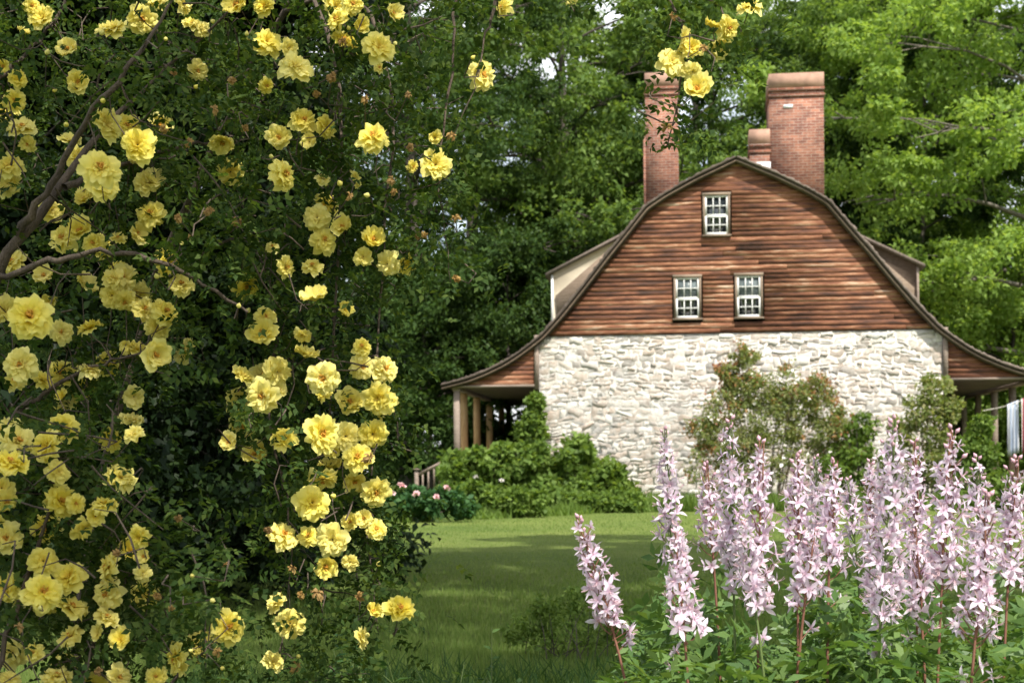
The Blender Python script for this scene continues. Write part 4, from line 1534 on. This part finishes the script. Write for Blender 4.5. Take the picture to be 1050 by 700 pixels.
rose_bush('arching yellow rose bush whose long canes hang down in a cascade before the dark evergreens', parse(RB), (-0.62, 3.3, 0),
          [[(90, 960, 3.3, .014), (70, 640, 3.75, .011), (150, 300, 3.75, .008), (260, 60, 3.5, .008), (320, -60, 3.35, .006), (350, 0, 3.25, .005), (345, 120, 3.2, .004), (356, 260, 3.2, .0032), (330, 400, 3.15, .0026), (340, 520, 3.1, .002), (330, 640, 3.1, .0014)],
           [(150, 300, 3.75, .007), (300, -20, 3.4, .006), (440, -90, 3.0, .007), (600, -60, 3.1, .006), (690, -30, 3.1, .004), (712, 20, 3.1, .003), (700, 90, 3.1, .002), (684, 150, 3.1, .0012)],
           [(300, -20, 3.4, .006), (380, -10, 3.3, .005), (408, 120, 3.25, .0036), (392, 260, 3.2, .003), (385, 430, 3.15, .0025), (374, 560, 3.1, .002), (388, 650, 3.1, .0012)],
           [(440, -90, 3.1, .005), (470, -20, 3.2, .004), (462, 90, 3.2, .003), (448, 170, 3.2, .002), (462, 290, 3.2, .001)],
           [(600, -60, 2.9, .005), (510, -10, 2.95, .004), (495, 50, 2.95, .002), (488, 90, 2.95, .001)],
           [(690, -30, 3.1, .003), (735, 5, 3.12, .002), (755, 35, 3.12, .0012)],
           [(150, 300, 3.7, .005), (255, 230, 3.3, .0035), (290, 330, 3.15, .003), (270, 420, 3.1, .0026), (303, 540, 3.1, .002), (285, 690, 3.1, .0012)]],
          fillB, 2400, 2.6, 3.02, 72, 14, extra=22)
rose_bush('low spreading yellow rose bush crowding the lower left corner in the shade', parse(RC), (-0.95, 2.55, 0),
          [[(0, 1050, 2.6, .008), (-10, 700, 2.6, .006), (40, 560, 2.65, .004), (60, 470, 2.65, .002)],
           [(0, 1050, 2.6, .008), (60, 760, 2.65, .005), (110, 620, 2.7, .003), (150, 560, 2.7, .0015)],
           [(5, 1050, 2.6, .008), (120, 780, 2.65, .005), (190, 680, 2.7, .003), (238, 640, 2.7, .0015)]],
          fillC, 1500, 2.0, 2.6, 73, 14, extra=26)


# ------------------------------------------------------------------ pink gas plants
def lance(mb_, base, d, nrm, L, W, curl):
    s0 = np.linspace(0, 1, 5)
    prof = np.array([.25, .75, 1.0, .7, .04]) * W * .5
    d, nrm = unit(d), unit(nrm)
    sd = np.cross(d, nrm)
    V = []
    for a_, w_ in zip(s0, prof):
        c_ = base + d * L * a_ + nrm * curl * a_ * a_ * L
        V += [c_ - sd * w_ + nrm * w_ * .25, c_, c_ + sd * w_ + nrm * w_ * .25]
    f = []
    for a_ in range(4):
        for q_ in range(2):
            b_ = a_ * 3 + q_
            f.append((b_, b_ + 1, b_ + 4, b_ + 3))
    mb_.add(V, f)


def gas_flower(seed):
    rg = np.random.default_rng(seed)
    mb_ = MB()
    for k_, a in enumerate((90, 162, 18, 40 + 180 + 15, -55)):
        a = R(a) + rg.normal(0, .13)
        d = np.array([math.cos(a), math.sin(a), .35 + rg.normal(0, .12)])
        lance(mb_, np.array([0, 0, 0.0]), d, np.array([0, 0, 1.0]), rg.uniform(.9, 1.12), rg.uniform(.36, .52), rg.uniform(-.8, .5))
    nq = sum(len(x) for x in mb_.Q)
    for k_ in range(7):
        a = R(-90) + rg.normal(0, .5)
        s0 = np.linspace(0, 1, 4)[:, None]
        d = np.array([math.cos(a) * .5, math.sin(a) * .5, .9])
        pts = d * s0 * rg.uniform(.7, 1.0) + np.array([0, .45, 0]) * s0 ** 2
        mb_.tube(pts, [.018, .016, .014, .03], 4)
    mi = np.zeros(sum(len(x) for x in mb_.Q), int)
    mi[nq:] = 1
    return mesh('flower', np.concatenate(mb_.V), [np.concatenate(mb_.Q)], [M['petal_pink'], M['filament']], mi, True)


GF = [gas_flower(400 + k_) for k_ in range(8)]
mb = MB()
z_ = np.linspace(0, 1, 6)
mb.tube(np.column_stack([0 * z_, .08 * z_ ** 2, z_]), [.10, .26, .34, .28, .15, .03], 7)
GBUD = mesh('flower_bud', np.concatenate(mb.V), [np.concatenate(mb.Q)], plain('bud_pink', (0.56, 0.34, 0.40), 0.5, var=.3), smooth=True)

SPIKES = [  # top x,y, flower foot x,y, half width at the foot, depth, label
    (594, 530, 628, 645, 22, 2.75, 'lone leaning pink flower spike standing apart against the shaded lawn'),
    (681, 440, 689, 575, 17, 3.0, 'slim pale mauve spike at the left end of the clump, top against the white wall'),
    (694, 545, 702, 650, 22, 2.6, 'short pink spike low in front of the slim mauve one, single star flower below'),
    (724, 474, 731, 580, 18, 3.1, 'shorter pink spike squeezed between the slim mauve one and the tall open-topped one'),
    (748, 430, 752, 600, 19, 2.95, 'tall spike with sparse open buds at its top, before the red-tipped shrub'),
    (779, 452, 777, 615, 23, 2.85, 'full pointed pale pink spike right of the tall open-topped one'),
    (818, 464, 818, 590, 19, 2.9, 'pale spike with flat top, left of a pair before the small bright shrub'),
    (836, 466, 840, 570, 12, 3.3, 'narrow shaded mauve spike half hidden behind the flat-topped pale pair'),
    (855, 472, 850, 600, 18, 2.85, 'pale spike right of the pair before the small bright shrub'),
    (893, 474, 893, 590, 14, 3.2, 'narrow lilac spike tucked behind the left side of the widest spike'),
    (918, 430, 903, 650, 33, 2.6, 'widest and fullest pink spike with a reddish stalk showing down its middle'),
    (938, 452, 940, 590, 17, 3.15, 'shaded lilac spike behind the right shoulder of the widest spike'),
    (977, 440, 966, 615, 25, 2.75, 'tall bright pink spike in front of the dark right porch opening'),
    (1002, 468, 1004, 590, 18, 3.0, 'pink spike leaning on the right side of the tall bright one by the porch'),
    (1014, 505, 1000, 655, 24, 2.5, 'low loose pink spike with separate star flowers near its foot, at right front'),
    (1042, 468, 1034, 605, 21, 2.85, 'mauve spike at the right edge below the hanging striped cloths'),
    (762, 535, 775, 640, 21, 2.65, 'short low pink spike in front of the full pointed one'),
    (938, 545, 945, 650, 16, 2.7, 'small low pink spike between the widest spike and the loose right front one'),
    (834, 545, 826, 625, 15, 2.7, 'small low pink spike below the flat-topped pale pair'),
    (870, 490, 876, 560, 10, 3.3, 'thin short whitish spike just left of the narrow lilac one'),
]
for si, (xt, yt, xb, yb, hw, d, lb) in enumerate(SPIKES):
    rg = np.random.default_rng(500 + si)
    if 'star' not in lb and 'lone' not in lb:
        yb -= 14
    top, foot = P(xt, yt, d), P(xb, yb, d)
    ax = unit(top - foot)
    H_ = np.linalg.norm(top - foot)
    base = np.array([foot[0] + (foot[0] - top[0]) * 0.5 + rg.normal(0, .02), d + rg.normal(0.03, .03), 0.0])
    t = empty('gas_plant', lb, 'flower', tuple(base), 0, 'pink gas plant spikes')
    s0 = np.linspace(0, 1, 14)[:, None]
    mid = foot - ax * (foot[2] * .5)
    low = base + (mid - base) * np.array([.9, .9, 1])
    p0 = (1 - s0) ** 2 * base + 2 * s0 * (1 - s0) * low + s0 ** 2 * foot
    up_ = foot + (top - foot) * np.linspace(0, 1, 10)[1:, None]
    up_[:, :2] += np.cumsum(rg.normal(0, .0015, (9, 2)), 0)
    line = np.concatenate([p0, up_]) - base
    stem = MB()
    stem.tube(line, np.linspace(.0042, .0012, len(line)), 6)
    nf = int(max(22, 66 * (H_ / .33) * (hw / 20) ** .55))
    nf = min(nf, 97)
    W = .82 * hw * d / F
    fr = 0.0188
    pl = stem
    for k_ in range(nf):
        f_ = ((k_ + rg.random()) / nf) ** 1.05
        f_ = 1 - (1 - f_) * 1.0
        c_ = foot + (top - foot) * f_ - base
        az = k_ * 2.39996 + rg.normal(0, .25)
        rad = W * (1 - .62 * f_ ** 1.2) * rg.uniform(.3, 1.05) * (1 if f_ < .9 else .38)
        outd = np.array([math.cos(az), math.sin(az), 0.0])
        e_ = c_ + outd * rad + np.array([0, 0, rad * .2 + .001])
        b0 = c_ - np.array([0, 0, .018])
        pl.tube(np.array([b0, (b0 + e_) / 2 - np.array([0, 0, .004]), e_]), [.0011, .0010, .0013], 4)
        size = fr * (1.14 - .52 * max(0, f_ - .5) / .5) * rg.uniform(.82, 1.18)
        if f_ > .94 or (f_ > .75 and rg.random() < .3):
            # closed buds at the tip
            o_ = link('flower_bud', GBUD, t)
            o_.matrix_local = align(e_, outd * (1.3 - f_) * 2 + np.array([0, 0, .7]), 0, rg.uniform(.009, .014))
            continue
        zd = outd + np.array([0, 0, .15]) + rg.normal(0, .5, 3)
        o_ = link('flower', GF[rg.integers(8)], t)
        o_.matrix_local = align(e_, zd, rg.normal(0, .5), size)
    # a few loose flowers under the spike
    for k_ in range(3):
        c_ = foot - base - ax * rg.uniform(.0, .07)
        az = rg.random() * 6.28
        outd = np.array([math.cos(az), math.sin(az), 0])
        e_ = c_ + outd * W * rg.uniform(.5, 1.0)
        pl.tube(np.array([c_ - (0, 0, .02), e_]), [.0011, .0012], 4)
        o_ = link('flower', GF[rg.integers(8)], t)
        o_.matrix_local = align(e_, outd + rg.normal(0, .3, 3), rg.normal(0, .5), fr * 1.1)
    stem.build('stem', M['stem_green'] if si % 3 == 1 else M['stem_red'], t, True)
    # leaves on the lower stem
    k_ = 16
    hh = rg.uniform(.12, max(.3, foot[2] - .06), k_)
    lpz = np.column_stack([np.interp(hh, line[:, 2], line[:, 0]), np.interp(hh, line[:, 2], line[:, 1]), hh])
    V, Fq = compound_leaves(rg, lpz, 0.10, 4, 0.042, 0.015, 0.0, 1.0)
    link('foliage', mesh('foliage', V, [Fq], M['leaf_gas']), t)

# leaf mass of the clump that closes over the ground between the stems
rng = np.random.default_rng(9)
n_ = 3000
px = rng.uniform(628, 1130, n_)
d = rng.uniform(2.45, 3.9, n_)
topz = 0.60 + 0.10 * np.sin(px * .03) - np.clip((700 - px) / 260, 0, .4)
zc = topz * (1 - rng.random(n_) ** 1.8 * .8)
pos = np.column_stack([(px - 525) / F * d, d, zc])
V, Fq = compound_leaves(rng, pos, 0.10, 4, 0.040, 0.015, 0.0, 1.0)
lf = link('undergrowth', mesh('undergrowth', V, [Fq], M['leaf_gas']))
lf['kind'] = 'stuff'

# weeds and young plants at the near edge of the lawn
wl = ['tall thin weed with few leaves standing alone on the shaded lawn', 'leafy weed at the bottom edge right of the lowest hanging rose', 'bluish green weed under the tip of the rose cascade',
      'bushy weed at the bottom edge left of the small dark bush', 'low broad weed beneath the lone pink spike', 'pale grey-green plant at the foot of the lone pink spike',
      'dark weed at the bottom edge between the rose cascade and the low roses', 'thin feathery weed at the bottom middle']
WD = [(502, 5.6, .38, 16, .045), (420, 4.9, .34, 42, .06), (365, 5.2, .42, 46, .06), (520, 5.4, .26, 40, .05), (628, 4.4, .30, 34, .06), (650, 3.3, .50, 22, .05), (265, 4.6, .36, 50, .06), (460, 5.0, .33, 26, .05)]
for lb, (px, d, h, k_, ll) in zip(wl, WD):
    rg = np.random.default_rng(int(px))
    t = empty('weed', lb, 'plant', gp(px, d), 0, 'weeds at the lawn edge')
    s_ = MB()
    pp = []
    for q_ in range(1 if k_ < 20 else 4):
        e_ = np.array([rg.normal(0, .04 + .12 * (k_ > 20)), rg.normal(0, .10), h * rg.uniform(.7, 1.05)])
        c_ = np.array([e_ * f_ + np.array([0, 0, .02 * math.sin(3 * f_)]) for f_ in np.linspace(0, 1, 6)])
        s_.tube(c_, np.linspace(.004, .0012, 6), 5)
        for g_ in range(max(6, k_ // 3)):
            f_ = .15 + .85 * rg.random()
            pp.append(e_ * f_)
    pp = np.array(pp)
    a = rg.random(len(pp)) * 6.28
    D = np.column_stack([np.cos(a), np.sin(a), .35 + 0 * a])
    V, Fq = leaf_quads(pp, D, np.column_stack([rg.normal(0, .3, len(pp)), rg.normal(0, .3, len(pp)), 1 + 0 * a]), ll * (.7 + .6 * rg.random(len(pp))), ll * .42)
    link('foliage', mesh('foliage', V, [Fq], M['leaf_peony' if 'pale' in lb or 'bluish' in lb else 'leaf_weed']), t)
    s_.build('stem', M['stem_green'], t, True)
# rough grass and herbs along the bottom edge
n_ = 5200
y = rng.uniform(4.2, 6.6, n_)
x = y * rng.uniform(-.24, .10, n_)
hs = np.array([rng.uniform(.04, .16, n_)]).ravel()
pos = np.column_stack([x, y, hs * .4])
D = np.column_stack([rng.normal(0, .6, n_), rng.normal(0, .6, n_), np.ones(n_)])
V, Fq = leaf_quads(pos, D, rng.normal(0, 1, (n_, 3)), hs, .006 + 0 * hs)
rg_ = link('rough_grass', mesh('rough_grass', V, [Fq], M['leaf_weed']))
rg_['kind'] = 'stuff'
